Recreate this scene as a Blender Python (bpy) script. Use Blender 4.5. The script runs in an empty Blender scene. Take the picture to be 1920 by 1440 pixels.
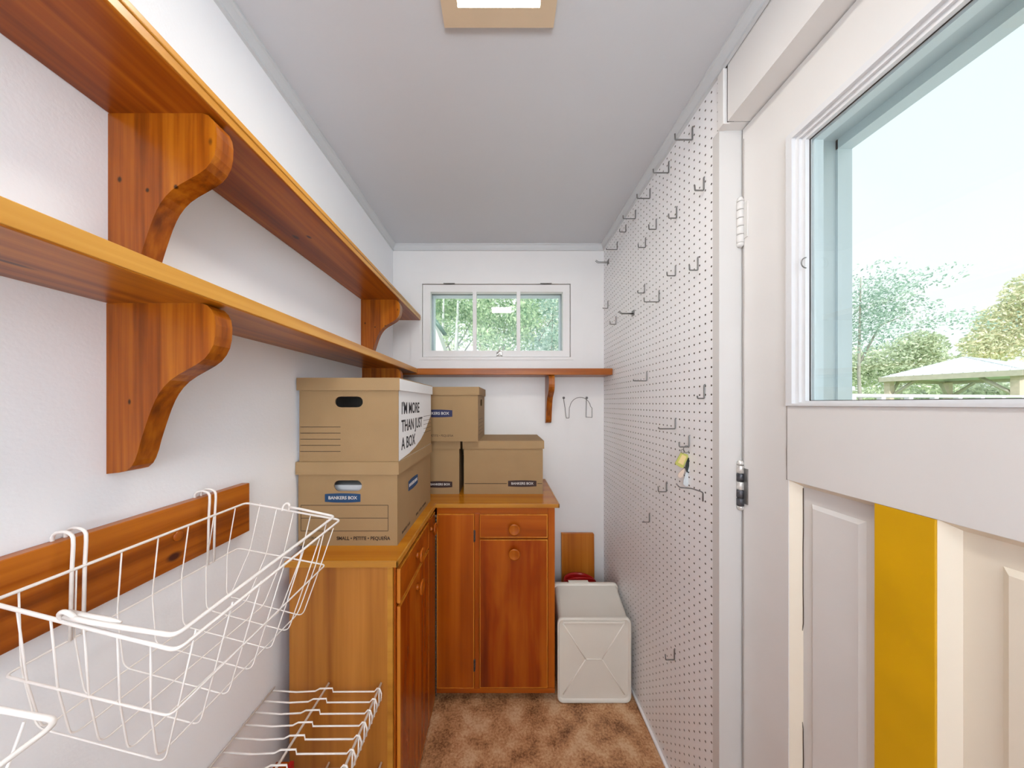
import bpy, bmesh, math, random
import numpy as np
from mathutils import Vector, Matrix
from mathutils.geometry import tessellate_polygon
random.seed(7); RNG = np.random.default_rng(7)
C = bpy.context.scene.collection
sc = bpy.context.scene
E = 1.285            # eye height: builder heights below are measured from the eye level
PI = math.pi

# ------------------------------------------------------------------ camera, world, lights, exposure
cam = bpy.data.cameras.new('camera'); cam.sensor_width = 36; cam.lens = 36*573/1920
cam.shift_x = 18/1920; cam.shift_y = 37/1920; cam.clip_start = .02; cam.clip_end = 300
co = bpy.data.objects.new('camera', cam); C.objects.link(co)
co.location = (0, 0, E); co.rotation_euler = (PI/2, 0, 0); sc.camera = co
vs = sc.view_settings
vs.view_transform = 'Standard'; vs.look = 'None'; vs.exposure = 0.3; vs.gamma = 1; vs.use_curve_mapping = False
sc.cycles.use_denoising = True
sc.cycles.max_bounces = 12; sc.cycles.diffuse_bounces = 6; sc.cycles.transparent_max_bounces = 16
sc.cycles.sample_clamp_indirect = 6

SKY_STRENGTH = 1.08; SUN_STRENGTH = 4.0; LAMP = 42.0; FILL_BEHIND = 24.0; BOUNCE = 28.0
w = bpy.data.worlds.new('sky'); sc.world = w; w.use_nodes = True
nt = w.node_tree; nt.nodes.clear()
wo = nt.nodes.new('ShaderNodeOutputWorld'); bg = nt.nodes.new('ShaderNodeBackground')
tc = nt.nodes.new('ShaderNodeTexCoord'); sx = nt.nodes.new('ShaderNodeSeparateXYZ')
gr = nt.nodes.new('ShaderNodeValToRGB'); cl = nt.nodes.new('ShaderNodeTexNoise'); cr = nt.nodes.new('ShaderNodeValToRGB')
mx = nt.nodes.new('ShaderNodeMix'); mx.data_type = 'RGBA'
gr.color_ramp.elements[0].position = 0.0; gr.color_ramp.elements[0].color = (.93, .97, .97, 1)
gr.color_ramp.elements[1].position = .8; gr.color_ramp.elements[1].color = (.72, .90, .95, 1)
cl.inputs['Scale'].default_value = 1.6; cl.inputs['Detail'].default_value = 5
cr.color_ramp.elements[0].position = .48; cr.color_ramp.elements[1].position = .75
nt.links.new(tc.outputs['Generated'], sx.inputs[0]); nt.links.new(sx.outputs['Z'], gr.inputs[0])
nt.links.new(tc.outputs['Generated'], cl.inputs['Vector']); nt.links.new(cl.outputs['Fac'], cr.inputs[0])
nt.links.new(cr.outputs[0], mx.inputs[0]); nt.links.new(gr.outputs[0], mx.inputs[6]); mx.inputs[7].default_value = (.97, .96, .96, 1)
nt.links.new(mx.outputs[2], bg.inputs[0]); bg.inputs[1].default_value = SKY_STRENGTH; nt.links.new(bg.outputs[0], wo.inputs[0])
sun = bpy.data.lights.new('sun', 'SUN'); sun.energy = SUN_STRENGTH; sun.angle = .05; sun.color = (1, .96, .88)
so = bpy.data.objects.new('sun', sun); C.objects.link(so)
so.rotation_euler = Vector((.25, 1.0, -1.0)).to_track_quat('-Z', 'Y').to_euler(); so.location = (0, -6, 8)

# added fill light behind the camera, turned up at the ceiling
sb = bpy.data.lights.new('added_bounce_fill', 'AREA'); sb.shape = 'SQUARE'; sb.size = .6; sb.energy = BOUNCE; sb.color = (.86, .94, 1)
sbo = bpy.data.objects.new('added_bounce_fill', sb); C.objects.link(sbo); sbo.location = (.0, -1.3, E+.05)
sbo.rotation_euler = Vector((0, .45, 1.0)).to_track_quat('-Z', 'Y').to_euler()

# ------------------------------------------------------------------ materials
def newmat(name):
    m = bpy.data.materials.new(name); m.use_nodes = True
    return m, m.node_tree.nodes, m.node_tree.links, m.node_tree.nodes['Principled BSDF']
def paint(name, col, rough=.55, var=.03, scale=6, bump=0., bscale=60, metal=0., spec=.5):
    m, n, l, b = newmat(name)
    t = n.new('ShaderNodeTexCoord'); no = n.new('ShaderNodeTexNoise'); no.inputs['Scale'].default_value = scale
    r = n.new('ShaderNodeValToRGB')
    r.color_ramp.elements[0].position = .3; r.color_ramp.elements[1].position = .7
    r.color_ramp.elements[0].color = (*[max(0, c*(1-var)) for c in col], 1); r.color_ramp.elements[1].color = (*[min(1, c*(1+var)) for c in col], 1)
    l.new(t.outputs['Object'], no.inputs['Vector']); l.new(no.outputs['Fac'], r.inputs[0]); l.new(r.outputs[0], b.inputs['Base Color'])
    b.inputs['Roughness'].default_value = rough; b.inputs['Metallic'].default_value = metal; b.inputs['Specular IOR Level'].default_value = spec
    if bump:
        n2 = n.new('ShaderNodeTexNoise'); n2.inputs['Scale'].default_value = bscale; n2.inputs['Detail'].default_value = 4
        bp = n.new('ShaderNodeBump'); bp.inputs['Strength'].default_value = bump; bp.inputs['Distance'].default_value = .002
        l.new(t.outputs['Object'], n2.inputs['Vector']); l.new(n2.outputs['Fac'], bp.inputs['Height']); l.new(bp.outputs[0], b.inputs['Normal'])
    return m
def wood(name, axis, dark, mid, light, fine=60, rough=.32, knots=(), broad=6, coat=.25):
    m, n, l, b = newmat(name)
    t = n.new('ShaderNodeTexCoord')
    def noise(across, along, detail, dist):
        mp = n.new('ShaderNodeMapping'); s = [across]*3; s[axis] = along; mp.inputs['Scale'].default_value = s
        no = n.new('ShaderNodeTexNoise'); no.inputs['Scale'].default_value = 1; no.inputs['Detail'].default_value = detail
        no.inputs['Distortion'].default_value = dist
        l.new(t.outputs['Object'], mp.inputs[0]); l.new(mp.outputs[0], no.inputs['Vector']); return no
    a = noise(broad, broad*.18, 3, .6); f = noise(fine, fine*.03, 5, .2)
    mm = n.new('ShaderNodeMath'); mm.operation = 'MULTIPLY_ADD'; mm.inputs[1].default_value = .55
    l.new(f.outputs['Fac'], mm.inputs[0])
    m2 = n.new('ShaderNodeMath'); m2.operation = 'MULTIPLY'; m2.inputs[1].default_value = .45; l.new(a.outputs['Fac'], m2.inputs[0])
    l.new(m2.outputs[0], mm.inputs[2])
    r = n.new('ShaderNodeValToRGB'); r.color_ramp.elements[0].position = .33; r.color_ramp.elements[0].color = (*dark, 1)
    r.color_ramp.elements[1].position = .66; r.color_ramp.elements[1].color = (*light, 1)
    e = r.color_ramp.elements.new(.49); e.color = (*mid, 1)
    l.new(mm.outputs[0], r.inputs[0]); out = r.outputs[0]
    for (kx, ky, kz, kr, ar, kc) in knots:      # knot centre, radius, stretch along the grain
        mp = n.new('ShaderNodeMapping'); mp.vector_type = 'POINT'
        s = [1/kr]*3; s[axis] = 1/(kr*ar); mp.inputs['Scale'].default_value = s
        mp.inputs['Location'].default_value = (-kx*s[0], -ky*s[1], -kz*s[2])
        ln = n.new('ShaderNodeVectorMath'); ln.operation = 'LENGTH'
        l.new(t.outputs['Object'], mp.inputs[0]); l.new(mp.outputs[0], ln.inputs[0])
        kr_ = n.new('ShaderNodeValToRGB'); kr_.color_ramp.elements[0].position = .45; kr_.color_ramp.elements[0].color = (1, 1, 1, 1)
        kr_.color_ramp.elements[1].position = 1.0; kr_.color_ramp.elements[1].color = (0, 0, 0, 1)
        l.new(ln.outputs['Value'], kr_.inputs[0])
        mi = n.new('ShaderNodeMix'); mi.data_type = 'RGBA'; l.new(kr_.outputs[0], mi.inputs[0]); l.new(out, mi.inputs[6])
        mi.inputs[7].default_value = (*kc, 1); out = mi.outputs[2]
    l.new(out, b.inputs['Base Color'])
    b.inputs['Roughness'].default_value = rough; b.inputs['Specular IOR Level'].default_value = .3; b.inputs['Coat Weight'].default_value = coat*.4; b.inputs['Coat Roughness'].default_value = .15
    return m
def glass(name, tint=(1, 1, 1), refl=.045):
    m, n, l, b = newmat(name); n.remove(b)
    o = n['Material Output']; tr = n.new('ShaderNodeBsdfTransparent'); tr.inputs[0].default_value = (*tint, 1)
    g = n.new('ShaderNodeBsdfGlossy'); g.inputs['Roughness'].default_value = 0.0; lw = n.new('ShaderNodeLayerWeight'); lw.inputs[0].default_value = .5
    pw = n.new('ShaderNodeMath'); pw.operation = 'POWER'; pw.inputs[1].default_value = 5; l.new(lw.outputs['Facing'], pw.inputs[0])
    fr = n.new('ShaderNodeMath'); fr.operation = 'MULTIPLY_ADD'; fr.inputs[1].default_value = .95; fr.inputs[2].default_value = refl; l.new(pw.outputs[0], fr.inputs[0])
    mi = n.new('ShaderNodeMixShader'); l.new(fr.outputs[0], mi.inputs[0]); l.new(tr.outputs[0], mi.inputs[1]); l.new(g.outputs[0], mi.inputs[2])
    l.new(mi.outputs[0], o.inputs['Surface']); return m
def emit(name, col, s):
    m, n, l, b = newmat(name); n.remove(b); e = n.new('ShaderNodeEmission')
    t = n.new('ShaderNodeTexCoord'); ck = n.new('ShaderNodeTexChecker'); ck.inputs['Scale'].default_value = 260
    ck.inputs[1].default_value = (*col, 1); ck.inputs[2].default_value = (*[c*.9 for c in col], 1)
    l.new(t.outputs['Object'], ck.inputs[0]); l.new(ck.outputs[0], e.inputs[0]); e.inputs[1].default_value = s
    l.new(e.outputs[0], n['Material Output'].inputs['Surface']); return m

M = {}
M['wall'] = paint('wall_paint', (.87, .885, .91), .6, .012, 3, .15, 180)
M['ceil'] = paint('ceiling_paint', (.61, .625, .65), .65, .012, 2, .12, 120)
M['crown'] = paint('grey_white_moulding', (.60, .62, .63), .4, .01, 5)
M['jamb'] = paint('jamb_paint', (.64, .62, .60), .45, .012, 6)
M['trimw'] = paint('white_trim_paint', (.70, .70, .71), .35, .01, 5)
M['casing'] = paint('casing_paint', (.80, .79, .78), .45, .012, 6)
M['door'] = paint('door_paint', (.73, .71, .69), .38, .02, 5, .1, 40)
M['doorpanel'] = paint('door_panel_paint', (.73, .71, .69), .38, .02, 4, .1, 40)
M['yellow'] = paint('mustard_yellow_paint', (.66, .36, .001), .45, .07, 9)
M['peg'] = paint('pegboard_white', (.86, .855, .86), .42, .015, 5)
M['dark'] = paint('dark_gap', (.035, .03, .027), .8)
M['hard'] = paint('brown_hardboard', (.09, .06, .04), .8)
M['cream'] = paint('cream_door_paint', (.80, .725, .60), .38, .02, 5, .1, 40)
M['extj'] = paint('outer_frame_paint', (.57, .64, .68), .4, .01, 4)
M['extj2'] = paint('storm_door_paint', (.66, .74, .79), .4, .01, 4)
PD, PM, PL = (.16, .032, .001), (.35, .095, .003), (.56, .20, .010)
M['pine_y'] = wood('pine_shelf', 1, PD, PM, PL, 55)
M['pine_up'] = wood('upper_shelf_pine', 1, (.15, .028, .001), (.31, .070, .003), (.50, .155, .008), 50,
    knots=[(-.535, .845, E+.463, .007, 1.7, (.05, .015, .006)), (-.572, .846, E+.463, .009, 1.6, (.045, .014, .006))])
M['pine_low'] = wood('lower_shelf_pine', 1, PD, PM, PL, 50,
    knots=[(-.555, .345, E+.16, .006, 4, (.10, .028, .008)), (-.545, 1.09, E+.16, .006, 3, (.13, .03, .01))])
M['pine_x'] = wood('pine_back_shelf', 0, (.18, .036, .003), (.33, .085, .008), (.45, .14, .015), 60)
M['pine_z'] = wood('pine_bracket', 2, (.10, .017, .001), (.29, .068, .002), (.46, .145, .007), 85, broad=14)
KC = (.045, .012, .002)
M['pine_zu'] = wood('pine_bracket_knotty', 2, (.10, .017, .001), (.29, .068, .002), (.46, .145, .007), 85, broad=14,
    knots=[(-.068, -.015, .165, .0042, 1.4, KC), (-.024, -.015, .148, .0038, 1.2, KC), (.021, -.015, .153, .004, 1.3, KC), (.076, -.012, .225, .005, 1.8, KC)])
M['pine_zl'] = wood('pine_bracket_clear', 2, (.10, .017, .001), (.29, .068, .002), (.46, .145, .007), 85, broad=13,
    knots=[(-.050, -.015, .114, .0028, 2.0, KC)])
M['rail'] = wood('pine_rail', 1, (.11, .018, .001), (.30, .068, .002), (.48, .14, .008), 60,
    knots=[(-.607, .565, E-.283, .010, 1.6, (.06, .012, .006))])
M['cab_side'] = wood('cabinet_side_birch', 2, (.27, .085, .010), (.40, .15, .020), (.52, .21, .035), 40, .35)
M['cab_z'] = wood('cabinet_face_wood', 2, (.21, .034, .001), (.35, .068, .002), (.46, .115, .006), 22, .28, broad=9)
M['cab_door'] = wood('cabinet_door_wood', 2, (.13, .013, .0005), (.30, .044, .001), (.48, .12, .006), 16, .26, broad=12)
M['cab_x'] = wood('cabinet_rail_wood', 0, (.21, .034, .001), (.35, .068, .002), (.46, .115, .006), 22, .28, broad=9)
M['counter'] = wood('worktop_wood', 0, (.35, .105, .004), (.49, .17, .008), (.60, .25, .015), 18, .22, broad=5)
M['edge'] = wood('worktop_edge_wood', 0, (.36, .14, .015), (.48, .21, .025), (.58, .28, .04), 30, .3)
M['bead'] = wood('edge_bead_wood', 2, (.42, .12, .008), (.55, .19, .02), (.66, .27, .03), 40, .25)
M['lit_edge'] = wood('lit_shelf_edge', 1, (.38, .135, .012), (.50, .215, .026), (.62, .31, .055), 60, .3)  # lamp glow on the shelf fronts, painted in as lighter pine
M['knob'] = wood('knob_wood', 2, (.22, .036, .001), (.36, .08, .003), (.48, .14, .008), 40, .2, coat=.5)
M['kraft'] = paint('kraft_cardboard', (.335, .212, .098), .75, .03, 12, .15, 300)
M['kraft_lid'] = paint('kraft_lid_cardboard', (.355, .228, .108), .75, .03, 12, .15, 300)
M['paper_and_lit_card'] = paint('white_paper_and_light_patch', (.80, .81, .82), .6, .01, 8)  # white of the papers, and of the light patch painted on the upper box
M['ink'] = paint('brown_ink', (.035, .02, .012), .7)
M['inkb'] = paint('black_ink', (.02, .022, .03), .6)
M['line'] = paint('brown_line_ink', (.05, .028, .015), .7)
M['blue'] = paint('blue_print', (.008, .055, .15), .55)
M['navy'] = paint('navy_print', (.010, .014, .075), .55)
M['brownlab'] = paint('dark_brown_print', (.03, .010, .008), .55)
M['palelet'] = paint('pale_lettering', (.62, .60, .58), .6)
M['wire'] = paint('white_vinyl_wire', (.86, .82, .78), .3, .02, 30)
M['steel'] = paint('galvanised_steel', (.21, .205, .20), .35, .12, 50, metal=.7)
M['chrome'] = paint('chipped_hinge_metal', (.62, .60, .57), .3, .25, 120, metal=.4)
M['rust'] = paint('bare_dark_metal', (.08, .08, .09), .4, .4, 150, metal=.6)
M['fix'] = paint('lamp_frame_bronze', (.64, .50, .34), .4, .03, 8, metal=.0)
M['lamp'] = emit('lamp_diffuser', (1, .94, .85), LAMP)
M['fill_behind'] = emit('added_fill_diffuser', (.97, .98, 1), FILL_BEHIND)  # glow of the added fill behind the camera
M['tub'] = paint('milky_plastic', (.76, .73, .65), .4, .02, 6)
M['tubrib'] = paint('milky_plastic_rim', (.85, .82, .74), .35, .02, 6)
M['red'] = paint('red_plastic', (.45, .01, .01), .3)
M['tagy'] = paint('yellow_green_tag', (.50, .50, .12), .4)
M['tagp'] = paint('tag_paper', (.75, .58, .28), .6)
M['tant'] = paint('tan_tag', (.66, .52, .42), .6)
M['blackp'] = paint('black_plastic', (.02, .03, .03), .3)
M['silver'] = paint('silver_key_metal', (.66, .72, .75), .3, .05, 60, metal=.3)
M['glass'] = glass('window_glass', (.97, .99, .985)); M['glassd'] = glass('door_glass', (.97, .99, .985), .07)
M['bark'] = paint('grey_bark', (.34, .33, .28), .8, .2, 12); M['birch'] = paint('pale_birch_bark', (.42, .45, .43), .7, .25, 9)
def leafmat(name, c1, c2):
    m, n, l, b = newmat(name)
    gi = n.new('ShaderNodeNewGeometry'); r = n.new('ShaderNodeValToRGB')
    r.color_ramp.elements[0].color = (*c1, 1); r.color_ramp.elements[1].color = (*c2, 1)
    l.new(gi.outputs['Random Per Island'], r.inputs[0]); l.new(r.outputs[0], b.inputs['Base Color'])
    b.inputs['Roughness'].default_value = .45
    tr = n.new('ShaderNodeBsdfTranslucent'); l.new(r.outputs[0], tr.inputs[0])
    mi = n.new('ShaderNodeMixShader'); mi.inputs[0].default_value = .35
    l.new(b.outputs[0], mi.inputs[1]); l.new(tr.outputs[0], mi.inputs[2]); l.new(mi.outputs[0], n['Material Output'].inputs['Surface'])
    return m
M['leaf_g'] = leafmat('green_leaves', (.15, .29, .16), (.60, .74, .48))
M['leaf_d'] = leafmat('blue_green_leaves', (.22, .36, .30), (.62, .76, .66))
M['leaf_s'] = leafmat('glare_paled_leaves', (.42, .50, .36), (.80, .84, .68))  # paled: glare through the glass is put into the leaf colour
M['leaf_o'] = leafmat('autumn_leaves', (.50, .56, .38), (.92, .84, .66))
M['grass'] = paint('lawn', (.35, .48, .20), .9, .2, 3)
M['metalroof'] = paint('pale_metal_roof', (.66, .70, .74), .35, .02, 5, metal=.1)
M['beam'] = paint('weathered_timber', (.46, .42, .37), .8, .08, 8)
M['beamp'] = paint('red_brown_post', (.62, .50, .44), .8, .08, 8)
m, n, l, b = newmat('mottled_brown_vinyl')
t = n.new('ShaderNodeTexCoord'); n1 = n.new('ShaderNodeTexNoise'); n1.inputs['Scale'].default_value = 11; n1.inputs['Detail'].default_value = 3
n2 = n.new('ShaderNodeTexNoise'); n2.inputs['Scale'].default_value = 120; n2.inputs['Detail'].default_value = 8; n2.inputs['Roughness'].default_value = .7
ad = n.new('ShaderNodeMath'); ad.operation = 'MULTIPLY_ADD'; ad.inputs[1].default_value = .5
hf = n.new('ShaderNodeMath'); hf.operation = 'MULTIPLY'; hf.inputs[1].default_value = .5
r = n.new('ShaderNodeValToRGB'); r.color_ramp.elements[0].position = .38; r.color_ramp.elements[0].color = (.15, .052, .016, 1)
r.color_ramp.elements[1].position = .60; r.color_ramp.elements[1].color = (.66, .43, .25, 1)
e_ = r.color_ramp.elements.new(.5); e_.color = (.50, .25, .11, 1)
for q in (n1, n2): l.new(t.outputs['Object'], q.inputs['Vector'])
l.new(n1.outputs['Fac'], hf.inputs[0]); l.new(n2.outputs['Fac'], ad.inputs[0]); l.new(hf.outputs[0], ad.inputs[2])
l.new(ad.outputs[0], r.inputs[0]); l.new(r.outputs[0], b.inputs['Base Color']); b.inputs['Roughness'].default_value = .55
M['floor'] = m

# ------------------------------------------------------------------ builders (coordinates: x, y, height from the eye)
class MB:
    def __init__(s): s.bm = bmesh.new()
    def box(s, x0, x1, y0, y1, z0, z1, bev=0.):
        r = bmesh.ops.create_cube(s.bm, size=1)
        for v in r['verts']:
            v.co = Vector((x0+(v.co.x+.5)*(x1-x0), y0+(v.co.y+.5)*(y1-y0), z0+(v.co.z+.5)*(z1-z0)))
        if bev:
            es = list({e for v in r['verts'] for e in v.link_edges})
            bmesh.ops.bevel(s.bm, geom=es, offset=bev, segments=2, affect='EDGES', profile=.5)
        return s
    def tube(s, pts, r, seg=8, closed=False, cap=True):
        pts = [Vector(p) for p in pts]; n = len(pts); rings = []; prev = None
        for i, p in enumerate(pts):
            a = pts[i-1] if (i or closed) else p; b_ = pts[(i+1) % n] if (i < n-1 or closed) else p
            t = (b_-a)
            if t.length < 1e-9: t = Vector((0, 0, 1))
            t.normalize()
            if prev is None:
                up = Vector((0, 0, 1)) if abs(t.z) < .9 else Vector((1, 0, 0)); u = t.cross(up).normalized()
            else:
                u = (prev - t*prev.dot(t)).normalized()
            prev = u; v = t.cross(u)
            rr = r[i] if isinstance(r, (list, tuple)) else r
            rings.append([s.bm.verts.new(p + (u*math.cos(2*PI*k/seg)+v*math.sin(2*PI*k/seg))*rr) for k in range(seg)])
        m_ = n if closed else n-1
        for i in range(m_):
            A, B = rings[i], rings[(i+1) % n]
            for k in range(seg):
                f = s.bm.faces.new((A[k], A[(k+1) % seg], B[(k+1) % seg], B[k])); f.smooth = True
        if cap and not closed:
            s.bm.faces.new(rings[0][::-1]); s.bm.faces.new(rings[-1])
        return s
    def plate(s, outer, holes, f0, f1):
        """2-D outline with holes, between two mapping functions f0(u,v), f1(u,v) -> 3-D"""
        loops = [list(outer)]+[list(h) for h in holes]
        tris = tessellate_polygon([[Vector((u, v, 0)) for u, v in lp] for lp in loops])
        flat = [p for lp in loops for p in lp]
        A = [s.bm.verts.new(f0(*p)) for p in flat]; B = [s.bm.verts.new(f1(*p)) for p in flat]
        for t in tris:
            try: s.bm.faces.new([A[i] for i in t]); s.bm.faces.new([B[i] for i in reversed(t)])
            except ValueError: pass
        o = 0
        for lp in loops:
            k = len(lp)
            for i in range(k):
                a, b_ = o+i, o+(i+1) % k
                s.bm.faces.new((A[a], A[b_], B[b_], B[a]))
            o += k
        return s
    def lathe(s, prof, org, ax, seg=20):
        ax = Vector(ax).normalized(); up = Vector((0, 0, 1)) if abs(ax.z) < .9 else Vector((1, 0, 0)); u = ax.cross(up).normalized(); v = ax.cross(u)
        rings = []
        for r, d in prof:
            rings.append([s.bm.verts.new(Vector(org)+ax*d+(u*math.cos(2*PI*k/seg)+v*math.sin(2*PI*k/seg))*max(r, 1e-4)) for k in range(seg)])
        for A, B in zip(rings, rings[1:]):
            for k in range(seg):
                f = s.bm.faces.new((A[k], A[(k+1) % seg], B[(k+1) % seg], B[k])); f.smooth = True
        s.bm.faces.new(rings[0][::-1]); s.bm.faces.new(rings[-1])
        return s
def fillet(pts, rad, n=5, closed=False):
    pts = [Vector(p) for p in pts]; out = []; N = len(pts)
    for i, p in enumerate(pts):
        if not closed and i in (0, N-1): out.append(p); continue
        a, b_ = pts[i-1], pts[(i+1) % N]
        d1 = (a-p); d2 = (b_-p); r = min(rad, d1.length*.45, d2.length*.45)
        p0 = p+d1.normalized()*r; p2 = p+d2.normalized()*r
        for k in range(n+1):
            t = k/n; out.append(p0*(1-t)**2+p*2*t*(1-t)+p2*t*t)
    return out
def wpos(o):
    v = Vector(o.location)
    while o.parent: o = o.parent; v = v+Vector(o.location)
    return v
def mk(name, mb, mat, parent=None, label=None, cat=None, group=None, kind=None, origin=None, mat2=None):
    bm = mb.bm if isinstance(mb, MB) else mb
    bmesh.ops.recalc_face_normals(bm, faces=bm.faces)
    me = bpy.data.meshes.new(name)
    for v in bm.verts: v.co.z += E
    if parent is not None: org = wpos(parent) if origin is None else Vector(origin)
    elif origin is not None: org = Vector(origin)
    else:
        xs = [v.co for v in bm.verts]; mn = Vector([min(c[i] for c in xs) for i in range(3)]); mxv = Vector([max(c[i] for c in xs) for i in range(3)])
        org = Vector(((mn.x+mxv.x)/2, (mn.y+mxv.y)/2, mn.z))
    if kind == 'structure' or (mat and mat.name in KEEP): 
        if parent is None: org = Vector((0, 0, 0))
    for v in bm.verts: v.co -= org
    bm.to_mesh(me); bm.free()
    me.materials.append(mat)
    o = bpy.data.objects.new(name, me); C.objects.link(o)
    if parent is not None: o.parent = parent; o.location = org-wpos(parent)
    else: o.location = org
    tag(o, label, cat, group, kind); return o
KEEP = {'upper_shelf_pine', 'lower_shelf_pine', 'pine_rail'}
def tag(o, label=None, cat=None, group=None, kind=None):
    if label: o['label'] = label
    if cat: o['category'] = cat
    if group: o['group'] = group
    if kind: o['kind'] = kind
def thing(name, label, cat, loc, group=None, kind=None):
    o = bpy.data.objects.new(name, None); C.objects.link(o); o.empty_display_size = .05
    o.location = (loc[0], loc[1], loc[2]+E); tag(o, label, cat, group, kind); return o
def text_mb(txt, size, sx_=1.0, bold=False, thick=.0002, align='CENTER', shear=0, spacing=1.0, fat=0.0):
    cu = bpy.data.curves.new('t', 'FONT'); cu.body = txt; cu.size = size; cu.extrude = thick; cu.align_x = align; cu.align_y = 'CENTER'
    cu.resolution_u = 3; cu.shear = shear; cu.space_character = spacing; cu.offset = fat; cu.space_line = 1.06
    o = bpy.data.objects.new('t', cu); C.objects.link(o)
    bpy.context.view_layer.update()
    me = bpy.data.meshes.new_from_object(o.evaluated_get(bpy.context.evaluated_depsgraph_get()))
    bpy.data.objects.remove(o); mb = MB(); mb.bm.from_mesh(me); bpy.data.meshes.remove(me)
    for v in mb.bm.verts: v.co.x *= sx_
    return mb
def place2d(mb, org, u, v):
    u = Vector(u).normalized(); v = Vector(v).normalized(); nrm = u.cross(v); org = Vector(org)
    for q in mb.bm.verts: q.co = org+u*q.co.x+v*q.co.y+nrm*q.co.z
    return mb

# ------------------------------------------------------------------ room shell
XL, XR, YB, HC, HF = -.626, .58, 1.749, .908, -1.285
YN = -2.5          # the wall behind the camera
mk('floor', MB().box(XL-.1, 1.0, YN-.1, YB+.1, HF-.05, HF), M['floor'], kind='structure')
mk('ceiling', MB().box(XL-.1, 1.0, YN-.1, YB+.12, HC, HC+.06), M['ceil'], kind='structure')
mk('wall_left', MB().box(XL-.1, XL, YN-.1, YB+.12, HF, HC), M['wall'], kind='structure')
mk('wall_front', MB().box(XL, 1.0, YN-.1, YN, HF, HC), M['wall'], kind='structure')
idt0 = lambda u, v: (u, YB, v)
mk('wall_back', MB().plate([(XL, HF), (.93, HF), (.93, HC), (XL, HC)], [[(-.48, .24), (.41, .24), (.41, .70), (-.48, .70)]],
   lambda u, v: (u, YB, v), lambda u, v: (u, YB+.12, v)), M['casing'], kind='structure')
wr = mk('wall_right', MB().box(XR+.0065, .926, .841, YB, HF, HC), M['dark'], kind='structure')
mk('wall_section', MB().box(XR, .926, YN, -.03, HF, HC), M['wall'], parent=wr)
mk('gap', MB().box(.641, .69, .8118, .8161, HF, .7296).box(XR+.004, XR+.02, .789, .7945, .731, HC-.03).box(.641, .69, -.02, .8161, .7268, .7292), M['dark'], parent=wr)
mk('header', MB().box(XR+.002, .926, -.03, .7895, .7296, HC).box(XR+.006, .926, .792, .841, .7296, HC), M['door'], parent=wr)
mk('header_end_strip', MB().box(XR-.006, XR+.012, .794, .8165, .728, HC-.035, .0015), M['door'], parent=wr)
mk('door_jamb', MB().box(XR-.001, .888, .8162, .841, HF, .7296), M['jamb'], parent=wr)
mk('outer_frame', MB().box(.692, .888, .8145, .8166, HF, .7296).box(.692, .888, -.02, .8166, .70, .7297), M['extj'], parent=wr)
mk('outer_stop', MB().box(.888, .926, .809, .841, HF, .7296).box(.888, .926, -.03, .841, .675, .7297), M['extj2'], parent=wr)
mk('near_jamb', MB().box(XR, .888, -.03, -.005, HF, .7296), M['casing'], parent=wr)
# crown moulding
def crown(name, a, b_, nrm):
    a, b_, nrm = Vector(a), Vector(b_), Vector(nrm); mb = MB()
    prof = [(0, HC), (.022, HC), (.022, HC-.006), (.017, HC-.009), (.015, HC-.013), (.010, HC-.022), (.008, HC-.025), (.008, HC-.032), (0, HC-.034)]
    R = []
    for p in (a, b_): R.append([mb.bm.verts.new((p.x+nrm.x*d, p.y+nrm.y*d, h)) for d, h in prof])
    for i in range(len(prof)): j = (i+1) % len(prof); mb.bm.faces.new((R[0][i], R[0][j], R[1][j], R[1][i]))
    mb.bm.faces.new(R[0]); mb.bm.faces.new(R[1][::-1])
    mk(name, mb, M['crown'], kind='structure')
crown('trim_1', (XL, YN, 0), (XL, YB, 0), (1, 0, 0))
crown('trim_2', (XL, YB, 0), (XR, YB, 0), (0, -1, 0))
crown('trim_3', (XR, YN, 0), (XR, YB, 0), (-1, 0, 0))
mb = MB(); mb.tube([(XR-.004, .83, HF+.012), (XR-.004, YB-.001, HF+.012)], .006, 8); mb.box(XR-.006, XR+.0, .83, YB-.001, HF, HF+.012)
mk('baseboard_right', mb, M['casing'], kind='structure')

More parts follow.
